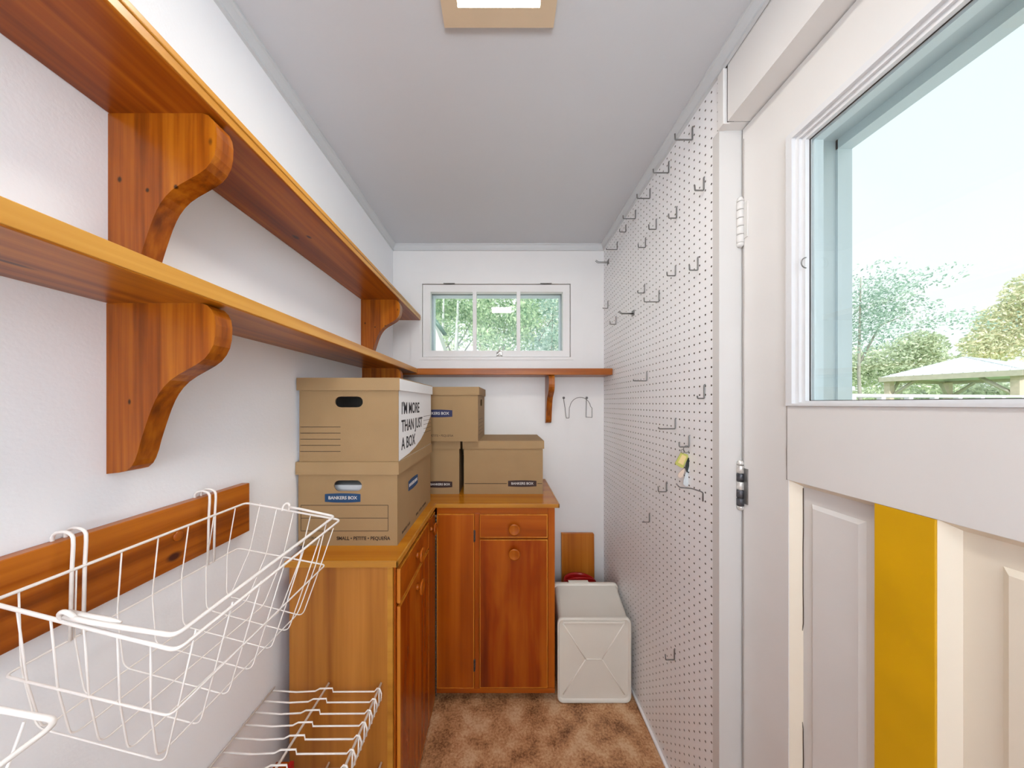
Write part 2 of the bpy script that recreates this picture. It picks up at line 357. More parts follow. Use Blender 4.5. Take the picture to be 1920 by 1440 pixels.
# pegboard with real holes
def pegboard():
    bm = bmesh.new(); P = .0254; R = .0029; ks = range(0, 37); js = range(-50, 35)
    y0 = .8224; ymin, ymax, hmin, hmax = .8165, YB, HF, HC-.034
    def ce(v, lo, hi): return min(max(v, lo), hi)
    cv = {}
    def corner(i, j):
        if (i, j) not in cv:
            y = y0+(i-.5)*P; h = (j-.5)*P
            y = ymin if i == 0 else (ymax if i == 37 else y); h = hmin if j == -50 else (hmax if j == 35 else h)
            cv[(i, j)] = bm.verts.new((XR, y, h))
        return cv[(i, j)]
    for i in ks:
        for j in js:
            y = y0+i*P; h = j*P
            c = [corner(i+1, j+1), corner(i, j+1), corner(i, j), corner(i+1, j)]
            H = [bm.verts.new((XR, y+R*math.cos(PI/4*k), h+R*math.sin(PI/4*k))) for k in range(8)]
            G = [bm.verts.new((XR+.004, v.co.y, v.co.z)) for v in H]
            for k in range(4):
                a = 2*k+1
                bm.faces.new((c[k], c[(k+1) % 4], H[(a+2) % 8], H[(a+1) % 8], H[a]))
            for k in range(8): bm.faces.new((H[k], H[(k+1) % 8], G[(k+1) % 8], G[k])).material_index = 1
    # rim of the board
    for p in ([(ymin, hmin), (ymin, hmax)], [(ymin, hmax), (ymax, hmax)]):
        q = [bm.verts.new((XR, *p[0])), bm.verts.new((XR, *p[1])), bm.verts.new((XR+.0045, *p[1])), bm.verts.new((XR+.0045, *p[0]))]; bm.faces.new(q)
    me = bpy.data.meshes.new('pegboard')
    for v in bm.verts: v.co.z += E
    bm.to_mesh(me); bm.free(); me.materials.append(M['peg']); me.materials.append(M['hard'])
    o = bpy.data.objects.new('pegboard', me); C.objects.link(o)
    tag(o, 'white perforated pegboard panel covering the right wall from corner to door', 'pegboard')
pegboard()

# ------------------------------------------------------------------ back window
def rect(a, b_, c, d): return [(a, c), (b_, c), (b_, d), (a, d)]
win = thing('window_1', None, None, (-.03, YB, .24), kind='structure')
Yp = lambda y: (lambda u, v: (u, y, v))
mk('window_casing', MB().plate(rect(-.522, .455, .187, .751), [rect(-.462, .3935, .259, .687)], Yp(YB-.012), Yp(YB+.02)), M['casing'], win)
mk('window_casing', MB().plate(rect(-.472, .4035, .249, .697), [rect(-.456, .3875, .265, .681)], Yp(YB-.016), Yp(YB+.03)), M['casing'], win)
mk('window_backing', MB().plate(rect(-.48, .41, .24, .70), [rect(-.43, .36, .285, .655)], Yp(YB+.022), Yp(YB+.06)), M['dark'], win)
mb = MB().plate(rect(-.4535, .3845, .268, .678), [rect(-.412, -.169, .303, .638), rect(-.149, .082, .303, .638), rect(.102, .345, .303, .638)], Yp(YB-.006), Yp(YB+.03))
sash = mk('sash', mb, M['casing'], win)
mk('outer_frame', MB().plate(rect(-.48, .41, .24, .72), [rect(-.409, .3427, .29, .644)], Yp(YB+.07), Yp(YB+.125)), M['extj2'], win)
for a, b_ in ((-.412, -.169), (-.149, .082), (.102, .345)):
    mk('pane', MB().box(a-.003, b_+.003, YB+.018, YB+.021, .30, .641), M['glass'], win)
la = MB().box(-.034, .0, YB-.012, YB-.005, .262, .296, .003)
la.tube([(-.03, YB-.012, .285), (-.018, YB-.022, .30), (-.012, YB-.02, .315)], .0035).tube([(-.033, YB-.016, .272), (.0, YB-.016, .272)], .004)
la.lathe([(.006, 0), (.007, .006), (.003, .010)], (-.018, YB-.012, .278), (0, -1, 0), 12)
mk('window_latch', la, M['chrome'], win)
for x in (-.30, .25):
    mk('window_hinge', MB().box(x-.035, x+.03, YB-.018, YB-.006, .681, .6845, .001), M['steel'], win)

# ------------------------------------------------------------------ entrance door on the right
XD = .638
door = thing('door_1', None, None, (XD, .4, HF), kind='structure')
DX = lambda x: (lambda u, v: (x, u, v))
Yh, Yn = .8115, .0
gy0, gy1, gh0, gh1 = .130, .682, -.0045, .594     # glazing opening with its moulding
mb = MB(); mb.box(XD, XD+.042, gy1, Yh, HF+.01, .7265)      # hinge stile
mb.box(XD, XD+.042, Yn, gy0, HF+.01, .7265)
mb.box(XD, XD+.042, gy0, gy1, gh1, .7265)
mk('stile', mb, M['door'], door)
mk('rail', MB().box(XD-.0015, XD+.042, gy0-.002, gy1+.002, -.1700, gh0, .001), M['door'], door)
mk('rail', MB().box(XD, XD+.042, gy0, gy1, HF+.01, -1.06), M['door'], door)
for a, b_ in ((.5238, gy1), (gy0, .4497)):
    p = MB().box(XD+.022, XD+.034, a, b_, -1.06, -.17)
    k = .038 if a > .5 else .055
    # raised field
    y0_, y1_, z0_, z1_ = a+k, b_-k, -1.02, -.222
    out = [(a+k-.008, -1.03), (b_-k+.008, -1.03), (b_-k+.008, -.214), (a+k-.008, -.214)]; inn = [(y0_, z0_), (y1_, z0_), (y1_, z1_), (y0_, z1_)]
    A = [p.bm.verts.new((XD+.022, u, v)) for u, v in out]; B = [p.bm.verts.new((XD+.016, u, v)) for u, v in inn]
    for i in range(4): p.bm.faces.new((A[i], A[(i+1) % 4], B[(i+1) % 4], B[i]))
    p.bm.faces.new(B)
    mk('panel', p, M['doorpanel'] if a > .5 else M['cream'], door)
    # sloping sticking round each panel
    s_ = MB(); st = .012
    for (u0, v0, u1, v1) in ((a, -1.06, b_, -1.06), (b_, -1.06, b_, -.17), (b_, -.17, a, -.17), (a, -.17, a, -1.06)):
        cu_, cv_ = (a+b_)/2, -.615; du, dv = u1-u0, v1-v0
        def inw(u, v): return (u+(st if u < cu_ else -st), v+(st if v < cv_ else -st))
        i0, i1 = inw(u0, v0), inw(u1, v1)
        q = [s_.bm.verts.new((XD+.002, u0, v0)), s_.bm.verts.new((XD+.002, u1, v1)), s_.bm.verts.new((XD+.0221, *i1)), s_.bm.verts.new((XD+.0221, *i0))]; s_.bm.faces.new(q)
    mk('panel_moulding', s_, M['cream'], door)
mk('mullion', MB().box(XD-.001, XD+.042, .4497, .5238, -1.06, -.1702, .001), M['yellow'], door)['label'] = 'mustard yellow painted centre strip of the door'
# glazing beads
mb = MB()
for k, (w0, w1, x0, x1) in enumerate(((0, .014, -.006, .02), (.014, .022, .002, .02), (.022, .030, .008, .022))):
    mb.plate(rect(gy0+w0, gy1-w0, gh0+w0*.35, gh1-w0), [rect(gy0+w1, gy1-w1, gh0+w1*.35, gh1-w1)], DX(XD+x0), DX(XD+x1))
mk('glazing_bead', mb, M['trimw'], door)
mk('glazing_seal', MB().plate(rect(gy0+.03, gy1-.03, gh0+.0105, gh1-.03), [rect(gy0+.0313, gy1-.0313, gh0+.0118, gh1-.0313)], DX(XD+.0170), DX(XD+.0188)), M['dark'], door)
mk('pane', MB().box(XD+.019, XD+.022, gy0+.02, gy1-.02, gh0+.005, gh1-.02), M['glassd'], door)
mk('glazing_bead', MB().plate(rect(gy0, gy1, gh0, gh1), [rect(gy0+.035, gy1-.035, gh0+.011, gh1-.035)], DX(XD+.0222), DX(XD+.042)), M['extj2'], door)
rr_ = random.Random(4)
def crack(pts, r_=.0006): mk('paint_crack', MB().tube(pts, r_, 5), M['hard'], door)
crack([(XD-.0012, gy1+.0022+rr_.uniform(-.0005, .0005), -.005-.0165*i) for i in range(11)])
crack([(XD+.0210, gy1-.0125+(.004 if 9 < i < 16 else 0)*1.0+rr_.uniform(-.0006, .0006), -.185-.033*i) for i in range(26)], .0008)
crack([(XD+.0225, .5238+.003+rr_.uniform(-.0006, .0006), -.3-.03*i) for i in range(22)], .0008)
crack([(XD-.0008, .8075+rr_.uniform(-.0004, .0004), .70-.06*i) for i in range(32)], .0004)
def hinge(h0, h1, chipped):
    x, y = XD-.006, .812; hp = thing('hinge', None, None, (x, y, h0)); hp.parent = door; hp.location = Vector((x, y, h0+E))-wpos(door)
    del_ = (h1-h0); 
    n_ = 5
    for i in range(n_):
        a = h0+.012+(del_-.024)*i/n_; b_ = h0+.012+(del_-.024)*(i+1)/n_-.0015
        mk('knuckle', MB().lathe([(.0078, 0), (.0085, .001), (.0085, b_-a-.001), (.0078, b_-a)], (x, y, a), (0, 0, 1), 14), (M['rust'] if chipped and i in (0, 1, 3) else M['chrome'] if chipped else M['jamb']), hp)
    mk('hinge_pin', MB().lathe([(.003, 0), (.0075, .004), (.0085, .010), (.007, .012), (.004, .012), (.004, del_-.012), (.007, del_-.012), (.0085, del_-.010), (.006, del_-.002), (.002, del_)], (x, y, h0), (0, 0, 1), 14), M['chrome'] if chipped else M['jamb'], hp)
    mk('hinge_leaf', MB().box(XD-.0025, XD+.001, .793, .811, h0+.02, h1-.02, .0006), M['steel'] if chipped else M['jamb'], hp)
hinge(.415, .548, False); hinge(-.283, -.150, True)
mk('window_ring', MB().tube([(XD+.005, .645+.0*k, .298+0) if False else (XD+.004-.010*math.sin(t_), .646, .298+.011*math.cos(t_)) for t_ in np.linspace(0, PI, 9)], .0012), M['steel'], door)

# ------------------------------------------------------------------ shelves and brackets
mk('long_shelf', MB().box(XL, -.454, -.9, 1.69, .461, .490, .0025), M['pine_up'], label='upper long varnished pine shelf on left wall, close under the ceiling', cat='shelf', group='pine wall shelves')
mk('long_shelf', MB().box(XL, -.447, -.9, 1.603, .159, .186, .0025), M['pine_low'], label='lower long varnished pine shelf on left wall, resting above two brackets', cat='shelf', group='pine wall shelves')
mk('short_shelf', MB().box(XL, XR-.001, 1.604, YB-.001, .152, .186, .003), M['pine_x'], label='narrow reddish pine shelf under the small back window', cat='shelf', group='pine wall shelves')
BP = [(0, 0), (.150, 0), (.159, -.003), (.166, -.010), (.171, -.020), (.173, -.034), (.172, -.052), (.169, -.066), (.163, -.078), (.155, -.088), (.144, -.096), (.130, -.104), (.114, -.113),
      (.101, -.122), (.091, -.132), (.083, -.143), (.077, -.154), (.071, -.168), (.066, -.182), (.060, -.200), (.054, -.219), (.050, -.235), (.045, -.249), (.040, -.258), (.032, -.265), (.020, -.268), (0, -.270)]
def bracket(x, y, top, th, along, label, rot=False, scale=1.0, depth=1.0):
    mb = MB()
    if not rot: mb.plate([(a*depth, b_*scale) for a, b_ in BP], [], lambda u, v: (x+u, y, top+v), lambda u, v: (x+u, y+th, top+v))
    else: mb.plate([(a*depth, b_*scale) for a, b_ in BP], [], lambda u, v: (x, y-u, top+v), lambda u, v: (x+th, y-u, top+v))
    ed = [e for e in mb.bm.edges if len(e.link_faces) == 2 and e.calc_face_angle(0) > 1.2]
    bmesh.ops.bevel(mb.bm, geom=ed, offset=.0014, segments=1, affect='EDGES')
    mk('shelf_bracket', mb, M['pine_z'] if rot else M['pine_zu'] if top > .4 else M['pine_zl'], label=label, cat='bracket', group='curved pine shelf brackets')
bracket(XL, .485, .461, .030, 0, 'nearest curved pine bracket under the upper long shelf')
bracket(XL, .483, .159, .030, 0, 'nearest curved pine bracket under the lower long shelf, fully in view')
bracket(XL, 1.352, .461, .030, 0, 'far curved pine bracket under the upper shelf, beside the back window')
bracket(XL, 1.362, .159, .030, 0, 'far curved pine bracket under the lower shelf, behind the cardboard boxes')
bracket(.244, YB, .152, .031, 0, 'slim curved pine bracket on the back wall under the short shelf', rot=True, depth=.84, scale=.97)

for o_, x_, z_, y1_ in (('long_shelf', -.454, .461, 1.69), ('long_shelf.001', -.447, .159, 1.603)):
    sh = bpy.data.objects[o_]; t_ = .029 if z_ > .4 else .027
    e1 = MB().box(x_-.001, x_+.0012, -.9, y1_, z_+.0015, z_+t_-.001, .0008)
    if z_ > .4: e1.tube([(x_+.001, -.9, z_+.017), (x_+.001, y1_, z_+.017)], .0022, 8)
    mk('lit_front_edge', e1, M['lit_edge'], sh)  # band carries the lamp's light in its colour
# hanging rail
rail = mk('hanging_rail', MB().box(XL, -.607, -.35, .734, -.305, -.190, .0015), M['rail'], label='horizontal varnished pine rail on left wall carrying the wire baskets', cat='rail')
for yy in (.572, .12):
    mk('screw_plug', MB().lathe([(.0095, 0), (.0095, .0015), (.008, .003), (.004, .004), (.001, .0042)], (-.607, yy, -.247), (1, 0, 0), 16), M['knob'], rail)

# ------------------------------------------------------------------ wire baskets
def basket():
    t = thing('wire_basket', 'white coated wire basket hanging on the pine rail, fully in view', 'basket', (-.49, .53, -.45), 'white wire baskets on the pine rail')
    W = M['wire']; Y0, Y1 = .352, .706
    rim = [(-.592, Y0, -.229), (-.375, Y0, -.2845), (-.375, Y1, -.2685), (-.592, Y1, -.229)]
    mk('rim', MB().tube(fillet(rim, .010, 5, True), .0023, 8, True), W, t)
    mid = [(-.597, .366, -.326), (-.398, .366, -.374), (-.400, .690, -.364), (-.597, .690, -.326)]
    mk('middle_ring', MB().tube(fillet(mid, .008, 5, True), .0015, 8, True), W, t)
    for i in range(7):
        y = .384+.044*i; yt = Y0+.022+(Y1-Y0-.05)*i/6
        mk('cross_wire', MB().tube(fillet([(-.592, yt, -.228), (-.597, (yt+y)/2, -.326), (-.585, y, -.407), (-.424, y, -.450), (-.400, (yt+y)/2, -.367), (-.375, yt, -.276)], .012, 4), .00105, 6), W, t)
    for i in range(5):
        x = -.559+.0385*i; xb = -.578+.0360*i; f = i/4
        hr = -.2375-.0395*f; hm = -.3335-.033*f; hb = -.4095-.036*f; xm = (x*.45+xb*.55)
        mk('long_wire', MB().tube(fillet([(x, Y0, hr), (xm, .366, hm), (xb, .384, hb), (xb, .648, hb), (xm, .690, hm+.004), (x, Y1, hr+.008)], .012, 4), .00115, 6), W, t)
    # drop handle folded over the front half of the rim
    hd = [(-.502, Y0-.002, -.244), (-.470, Y0-.001, -.2515), (-.384, Y0+.007, -.2725), (-.384, Y1-.007, -.2575), (-.470, Y1-.001, -.2420), (-.492, Y1, -.2390)]
    mk('handle', MB().tube(fillet(hd, .010, 5), .0027, 8), W, t)
    mk('handle', MB().tube([(-.505, Y0+.003, -.2425), (-.458, Y0+.005, -.2530), (-.446, Y0+.006, -.2560)], [.0032, .0032, .0012], 8), W, t)
    for yy, dz in ((Y0, -.2440), (Y1, -.2385)):
        s_ = -1 if yy == Y0 else 1
        mk('handle_loop', MB().tube([(-.500+.008*math.cos(a), yy+s_*.004*math.sin(a), dz-.003+.010*math.sin(a)) for a in np.linspace(-.4, PI+.6, 12)], .0026, 8), W, t)
    for yh in (.4205, .4335, .6165, .6295):
        pts = [(-.622, yh+.002, -.215), (-.6225, yh+.002, -.190)]+[(-.6065-.0158*math.cos(a), yh+.002-.002*a/PI, -.186+.0095*math.sin(a)) for a in np.linspace(.1, PI-.1, 8)]+[(-.5905, yh, -.195), (-.5925, yh, -.230), (-.5945, yh, -.326)]
        mk('hook', MB().tube(pts, .0021, 8), W, t)
    return t
b1 = basket()
def copy_tree(o, parent=None):
    c = o.copy(); C.objects.link(c); c.parent = parent
    for ch in [q for q in o.children]: copy_tree(ch, c)
    return c
b2 = copy_tree(b1); b2.location.y -= .447; [bpy.data.objects.remove(q) for q in list(b2.children) if q.name.startswith('handle')]; b2['label'] = 'wire basket nearest the camera, only its far rim corner showing at bottom left'

# ------------------------------------------------------------------ wire shelves
def wire_shelf(h, yend, label, n_):
    t = thing('wire_shelf', label, 'shelf', (-.48, .45, h), 'white wire shelves low on the left wall')
    W = M['wire']; ys = -.2
    for x, hh, r, nm in ((-.620, h-.001, .0022, 'rod'), (-.478, h, .0028, 'rod'), (-.334, h, .0030, 'rod'), (-.330, h-.030, .0025, 'rod')):
        e = yend+(.014 if x > -.6 else .004) - (.01 if hh < h-.02 else 0)
        mk(nm, MB().tube([(x, ys, hh), (x, e, hh)], r, 8), W, t)
    prof = [(-.6255, h-.003), (-.555, h-.0075), (-.505, h-.005), (-.492, h+.002), (-.458, h+.003), (-.4565, h-.007), (-.345, h-.006), (-.3375, h+.0025), (-.331, h+.002), (-.3265, h-.012), (-.3275, h-.031)]
    y = yend-.004
    first = None
    for i in range(n_):
        yy = yend-.004-.0292*i
        if first is None:
            first = mk('cross_wire', MB().tube([(a, yend-.004, b_) for a, b_ in prof], .0019, 6), W, t)
        else:
            c = first.copy(); C.objects.link(c); c.parent = t; c.location.y -= .0292*i
    for i in range(0, n_):
        yy = yend-.006-.0292*i
        if i == 0: z0 = mk('lip_wire', MB().tube([(-.3315, yy, h-.001), (-.3275, yy-.012, h-.030)], .0017, 6), W, t)
        else: c = z0.copy(); C.objects.link(c); c.parent = t; c.location.y -= .0292*i
    return t
wire_shelf(-.770, .828, 'upper white wire shelf low on the left wall beside the cabinet end', 30)
wire_shelf(-.990, .829, 'lower white wire shelf just showing at the bottom edge, beneath the other wire shelf', 22)
bx = thing('wooden_block', 'small red-brown wooden block lying on the lower wire shelf', 'block', (-.565, .74, -.985))
mk('block_body', MB().box(-.592, -.546, .66, .80, -.982, -.936, .002), M['cab_door'], bx)
mk('red_stripe', MB().box(-.556, -.5455, .659, .801, -.981, -.9355, .001), M['red'], bx)['label'] = 'dark red painted edge'

# ------------------------------------------------------------------ cabinets and worktop
HT = -.430
wt = thing('worktop', 'L-shaped varnished wooden worktop carrying the cardboard boxes', 'worktop', (-.25, 1.3, HT-.018))
outl = [(-.594, .834), (-.2875, .834), (-.2875, 1.311), (.2425, 1.311), (.2425, YB-.002), (-.594, YB-.002)]
mb = MB().plate(outl, [], lambda u, v: (u, v, HT), lambda u, v: (u, v, HT-.014)); mk('top_board', mb, M['counter'], wt)
def stroke(pts, wdt, z0, z1):
    mb = MB(); 
    for (a, b_) in zip(pts, pts[1:]):
        x0, x1 = sorted((a[0], b_[0])); y0, y1 = sorted((a[1], b_[1]))
        mb.box(x0-wdt, x1+wdt, y0-wdt, y1+wdt, z0, z1, .0012)
    return mb
mk('edge_band', stroke([(-.592, .834), (-.2875, .834)], .0025, HT-.0165, HT+.0006), M['edge'], wt)
mk('edge_band', stroke([(-.2875, .834), (-.2875, 1.311)], .0025, HT-.0165, HT+.0006), M['edge'], wt)
mk('edge_band', stroke([(-.2875, 1.311), (.2425, 1.311)], .0025, HT-.0165, HT+.0006), M['edge'], wt)
mk('edge_band', stroke([(.2425, 1.311), (.2425, YB-.006)], .0025, HT-.0165, HT+.0006), M['edge'], wt)
def knob(o_, ax, parent):
    mk('knob', MB().lathe([(.011, 0), (.010, .004), (.0085, .010), (.012, .013), (.0225, .0155), (.0245, .018), (.0245, .0205), (.0215, .0225), (.018, .0215), (.008, .020), (.001, .0198)], o_, ax, 28), M['knob'], parent)
def front(name, u0, u1, h0, h1, plane, side, parent, mat=None, knob_at=None):
    """overlay front; side 'x' faces +x at x=plane, 'y' faces -y at y=plane"""
    mb = MB(); th = .011
    if side == 'x': mb.box(plane-th, plane, u0, u1, h0, h1, .002)
    else: mb.box(u0, u1, plane, plane+th, h0, h1, .002)
    o = mk(name, mb, mat or M['cab_door'], parent)
    e_ = .0028; fr_ = lambda a0, a1: MB().plate(rect(u0-.0004, u1+.0004, h0-.0004, h1+.0004), [rect(u0+e_, u1-e_, h0+e_, h1-e_)], a0, a1)
    mk('edge_bead', fr_(DX(plane-.0075), DX(plane+.0005)) if side == 'x' else fr_(Yp(plane-.0005), Yp(plane+.0075)), M['bead'], o)
    if knob_at:
        if side == 'x': knob((plane, knob_at[0], knob_at[1]), (1, 0, 0), o)
        else: knob((knob_at[0], plane, knob_at[1]), (0, -1, 0), o)
    return o
cl_ = thing('base_cabinet', 'wooden base cabinet along left wall, plain side panel facing the camera', 'cabinet', (-.44, 1.1, HF), 'varnished wooden base cabinets')
mk('side_panel', MB().box(-.589, -.318, .845, .862, HF, HT-.0165), M['cab_side'], cl_)
mk('side_stile', MB().box(-.318, -.303, .844, .864, HF, HT-.0165, .0008), M['edge'], cl_)
mk('carcass', MB().box(-.586, -.302, .862, YB-.01, HF+.03, HT-.0165), M['cab_z'], cl_)
mk('face_frame', MB().plate(rect(.852, 1.322, HF+.0, HT-.0165), [], DX(-.302), DX(-.298)), M['cab_z'], cl_)
front('drawer', .855, 1.1875, -.558, -.462, -.286, 'x', cl_, M['cab_x'], (1.020, -.505))
front('cabinet_door', .855, 1.1875, -1.245, -.568, -.286, 'x', cl_, None, (1.020, -.611))
mk('corner_stile', MB().box(-.299, -.287, 1.190, 1.212, -1.262, -.450, .001), M['cab_z'], cl_)
front('drawer', 1.214, 1.308, -1.262, -.462, -.289, 'x', cl_, M['cab_z'], (1.232, -.505))
ph = MB()
for i in range(48): ph.lathe([(.0028, 0), (.0028, .0125)], (-.2845, 1.3085, -1.25+.0162*i), (0, 0, 1), 6)
o = mk('corner_hinge', ph, M['rust'], cl_); o['label'] = 'dark dotted piano hinge down the inner corner'; o['kind'] = 'stuff'
cr_ = thing('base_cabinet', 'wooden base cabinet against the back wall with drawer above door', 'cabinet', (-.03, 1.5, HF), 'varnished wooden base cabinets')
mk('carcass', MB().box(-.284, .2258, 1.334, YB-.005, HF+.032, HT-.0165), M['cab_z'], cr_)
mk('face_frame', MB().plate(rect(-.284, .2265, -1.249, HT-.0165), [], Yp(1.325), Yp(1.3345)), M['cab_x'], cr_)
mk('toe_board', MB().box(-.284, .215, 1.38, 1.39, HF, -1.249), M['dark'], cr_)
mk('stile', MB().box(-.120, -.0985, 1.3205, 1.327, -1.228, -.474, .001), M['cab_z'], cr_)
mk('stile', MB().box(.1975, .2265, 1.3205, 1.327, -1.228, HT-.0165, .001), M['cab_z'], cr_)
mk('bottom_rail', MB().box(-.284, .2265, 1.3185, 1.327, -1.249, -1.229, .001), M['cab_x'], cr_)
front('cabinet_door', -.282, -.1225, -1.2255, -.4765, 1.3165, 'y', cr_, M['cab_z'])
front('drawer', -.0968, .1935, -.575, -.477, 1.313, 'y', cr_, M['cab_x'], (.0507, -.5346))
front('cabinet_door', -.0968, .1935, -1.221, -.585, 1.313, 'y', cr_, None, (.0507, -.6395))
for hh in (-.570, -1.128):
    mk('hinge', MB().box(-.121, -.1165, 1.3175, 1.3215, hh-.024, hh+.024, .001).lathe([(.0022, 0), (.0030, .004), (.0030, .048), (.0022, .052)], (-.1215, 1.3165, hh-.026), (0, 0, 1), 10), M['rust'], cr_)

# ------------------------------------------------------------------ cardboard boxes
def stadium(cx, cy, w_, h_, n_=8):
    r = h_/2; pts = []
    for k in range(n_+1): a = -PI/2+PI*k/n_; pts.append((cx+w_/2-r+r*math.cos(a), cy+r*math.sin(a)))
    for k in range(n_+1): a = PI/2+PI*k/n_; pts.append((cx-w_/2+r+r*math.cos(a), cy+r*math.sin(a)))
    return pts
def carton(name, label, cx, cy, h0, wx, dy, ht, rot=0, end='front', side_mat=None, lidside=None):
    """wx, dy: body size; end: which faces carry the hand holes ('front' = +-y, 'side' = +-x)"""
    t = thing(name, label, 'box', (cx, cy, h0), 'cardboard storage boxes on the worktop')
    x0, x1, y0, y1, z0, z1 = cx-wx/2, cx+wx/2, cy-dy/2, cy+dy/2, h0, h0+ht; T = .004; lh = .038; ov = .0055
    mb = MB()
    hole = stadium(0, 0, .085, .033)
    hz = z1-.033-.040
    for s_, y in ((1, y0), (-1, y1-T)):
        hs = [[(cx-.000+a, hz+b_) for a, b_ in hole]] if end == 'front' else []
        mb.plate(rect(x0, x1, z0, z1-.003), hs, Yp(y), Yp(y+T))
    m2s = []
    for x in (x0, x1-T):
        m2 = MB(); m2s.append(m2)
        hs = [[(cy+a, hz+b_) for a, b_ in hole]] if end == 'side' else []
        m2.plate(rect(y0+T, y1-T, z0, z1-.003), hs, DX(x), DX(x+T))
    mb.box(x0+T, x1-T, y0+T, y1-T, z0, z0+T)
    mk('body', mb, M['kraft'], t)
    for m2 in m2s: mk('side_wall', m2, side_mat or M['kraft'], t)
    l_ = MB(); X0, X1, Y0, Y1 = x0-ov, x1+ov, y0-ov, y1+ov
    l_.box(X0, X1, Y0, Y1, z1-.004, z1, .0008)
    l_.box(X0, X1, Y0, Y0+.003, z1-lh, z1-.0035).box(X0, X1, Y1-.003, Y1, z1-lh, z1-.0035)
    lid = mk('lid', l_, M['kraft_lid'], t)
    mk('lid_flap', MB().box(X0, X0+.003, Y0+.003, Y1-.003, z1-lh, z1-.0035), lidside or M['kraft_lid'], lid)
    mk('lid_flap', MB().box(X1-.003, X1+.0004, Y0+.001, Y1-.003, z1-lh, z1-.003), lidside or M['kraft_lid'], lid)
    if rot: t.rotation_euler.z = math.radians(rot)
    return t, (x0, x1, y0, y1, z0, z1)
def on_front(t, y, mb, mat, name):   # mb in (x, h) plane coords
    for v in mb.bm.verts: v.co = Vector((v.co.x, y-.0004-v.co.z, v.co.y))
    return mk(name, mb, mat, t)
def on_side(t, x, mb, mat, name):    # mb in (y, h)
    for v in mb.bm.verts: v.co = Vector((x+.0004+v.co.z, v.co.x, v.co.y))
    return mk(name, mb, mat, t)
def flat(pts_list):
    mb = MB()
    for pts in pts_list: mb.plate(pts, [], lambda u, v: (u, v, 0), lambda u, v: (u, v, .0002))
    return mb
def shift(mb, dx, dy, dz=0):
    for v in mb.bm.verts: v.co += Vector((dx, dy, dz))
    return mb
def badge(cx, cy, w_, h_):
    pts = []
    for k in range(13): a = -1+2*k/12; pts.append((cx+a*w_/2, cy-h_/2-(1-a*a)*h_*.10))
    for k in range(13): a = 1-2*k/12; pts.append((cx+a*w_/2, cy+h_/2+(1-a*a)*h_*.10))
    return flat([pts])
def lines(segs, th=.0015):
    L = []
    for (a, b_, c, d) in segs:
        if abs(a-c) > abs(b_-d): L.append([(a, b_-th/2), (c, d-th/2), (c, d+th/2), (a, b_+th/2)])
        else: L.append([(a-th/2, b_), (a+th/2, b_), (c+th/2, d), (c-th/2, d)])
    return flat(L)
# lower front-left box
b, (x0, x1, y0, y1, z0, z1) = carton('storage_box', 'bottom cardboard box at front of worktop with blue logo and ruled label', -.4685, 1.139, HT, .300, .425, .254)
on_front(b, y0, badge(x0+.1345, z0+.1445, .108, .0235), M['blue'], 'logo_badge')
on_front(b, y0, shift(text_mb('BANKERS BOX', .0132, 1.0, fat=.0003), x0+.1345, z0+.1445, .0004), M['palelet'], 'logo_lettering')
fx0, fx1 = x0+.008, x0+.272
on_front(b, y0, lines([(fx0, z0+.1225, fx1, z0+.1225), (fx0, z0+.0835, fx1, z0+.0835), (fx0, z0+.0445, fx1, z0+.0445), (fx0, z0+.0445, fx0, z0+.1225), (fx1, z0+.0445, fx1, z0+.1225)]), M['line'], 'ruled_label')
on_front(b, y0, shift(text_mb('SMALL • PETITE • PEQUEÑA', .0145, .92, fat=.0003), x0+.197, z0+.0215), M['ink'], 'size_print')
on_front(b, y0, shift(text_mb('STORAGE', .011, .9), x0+.045, z0+.0225), M['ink'], 'small_print')
on_side(b, x1, badge(y0+.165, z0+.150, .115, .032), M['blue'], 'logo_badge')
on_side(b, x1, shift(text_mb('BANKERS BOX', .0150, 1.0, fat=.0003), y0+.165, z0+.150, .0004), M['palelet'], 'logo_lettering')
on_side(b, x1, shift(text_mb('BANKERS BOX', .013, 1.0), y0+.085, z0+.020), M['ink'], 'small_print')
on_side(b, x1, shift(text_mb('SMALL • PETITE • PEQUEÑA', .012, 1.0), y0+.27, z0+.020), M['ink'], 'size_print')
pp = thing('paper_stack', 'white and red papers seen through the hand hole of the bottom box', 'papers', (-.4685, 1.06, HT+.004))
for i in range(6): mk('paper', MB().box(-.60, -.335, .943 if i < 5 else .958, 1.16, HT+.006+.0285*i, HT+.006+.0285*i+.027, .001), M['paper_and_lit_card'] if i != 4 else M['red'], pp)
mk('paper', MB().box(-.55, -.36, .945, 1.16, HT+.0042, HT+.0058), M['paper_and_lit_card'], pp)
# upper front-left box
b, (x0, x1, y0, y1, z0, z1) = carton('storage_box', 'top cardboard box at front of worktop, slogan on its side, light patch painted white', -.4655, 1.139, HT+.2545, .300, .425, .254, side_mat=M['paper_and_lit_card'], lidside=M['paper_and_lit_card'])  # side walls and lid flaps: light patch painted into the card colour
on_side(b, x1-.0002, flat([[(y0+.006, z0+.001), (y1-.0045, z0+.001), (y1-.0045, z0+.125), (y1-.06, z0+.092), (y1-.11, z0+.062), (y1-.17, z0+.038), (y1-.24, z0+.020), (y1-.32, z0+.008)]]), M['kraft'], 'unlit_kraft_corner')  # kraft plate traces the curved edge of the painted light patch
on_front(b, y0, lines([(x0+.003, z0+.105-.0185*i, x0+.125, z0+.105-.0185*i) for i in range(5)]), M['line'], 'ruled_lines')
on_side(b, x1, shift(text_mb("I'M MORE\nTHAN JUST\nA BOX", .053, .92, align='LEFT', fat=.0009), y0+.028, z0+.103), M['inkb'], 'slogan_print')
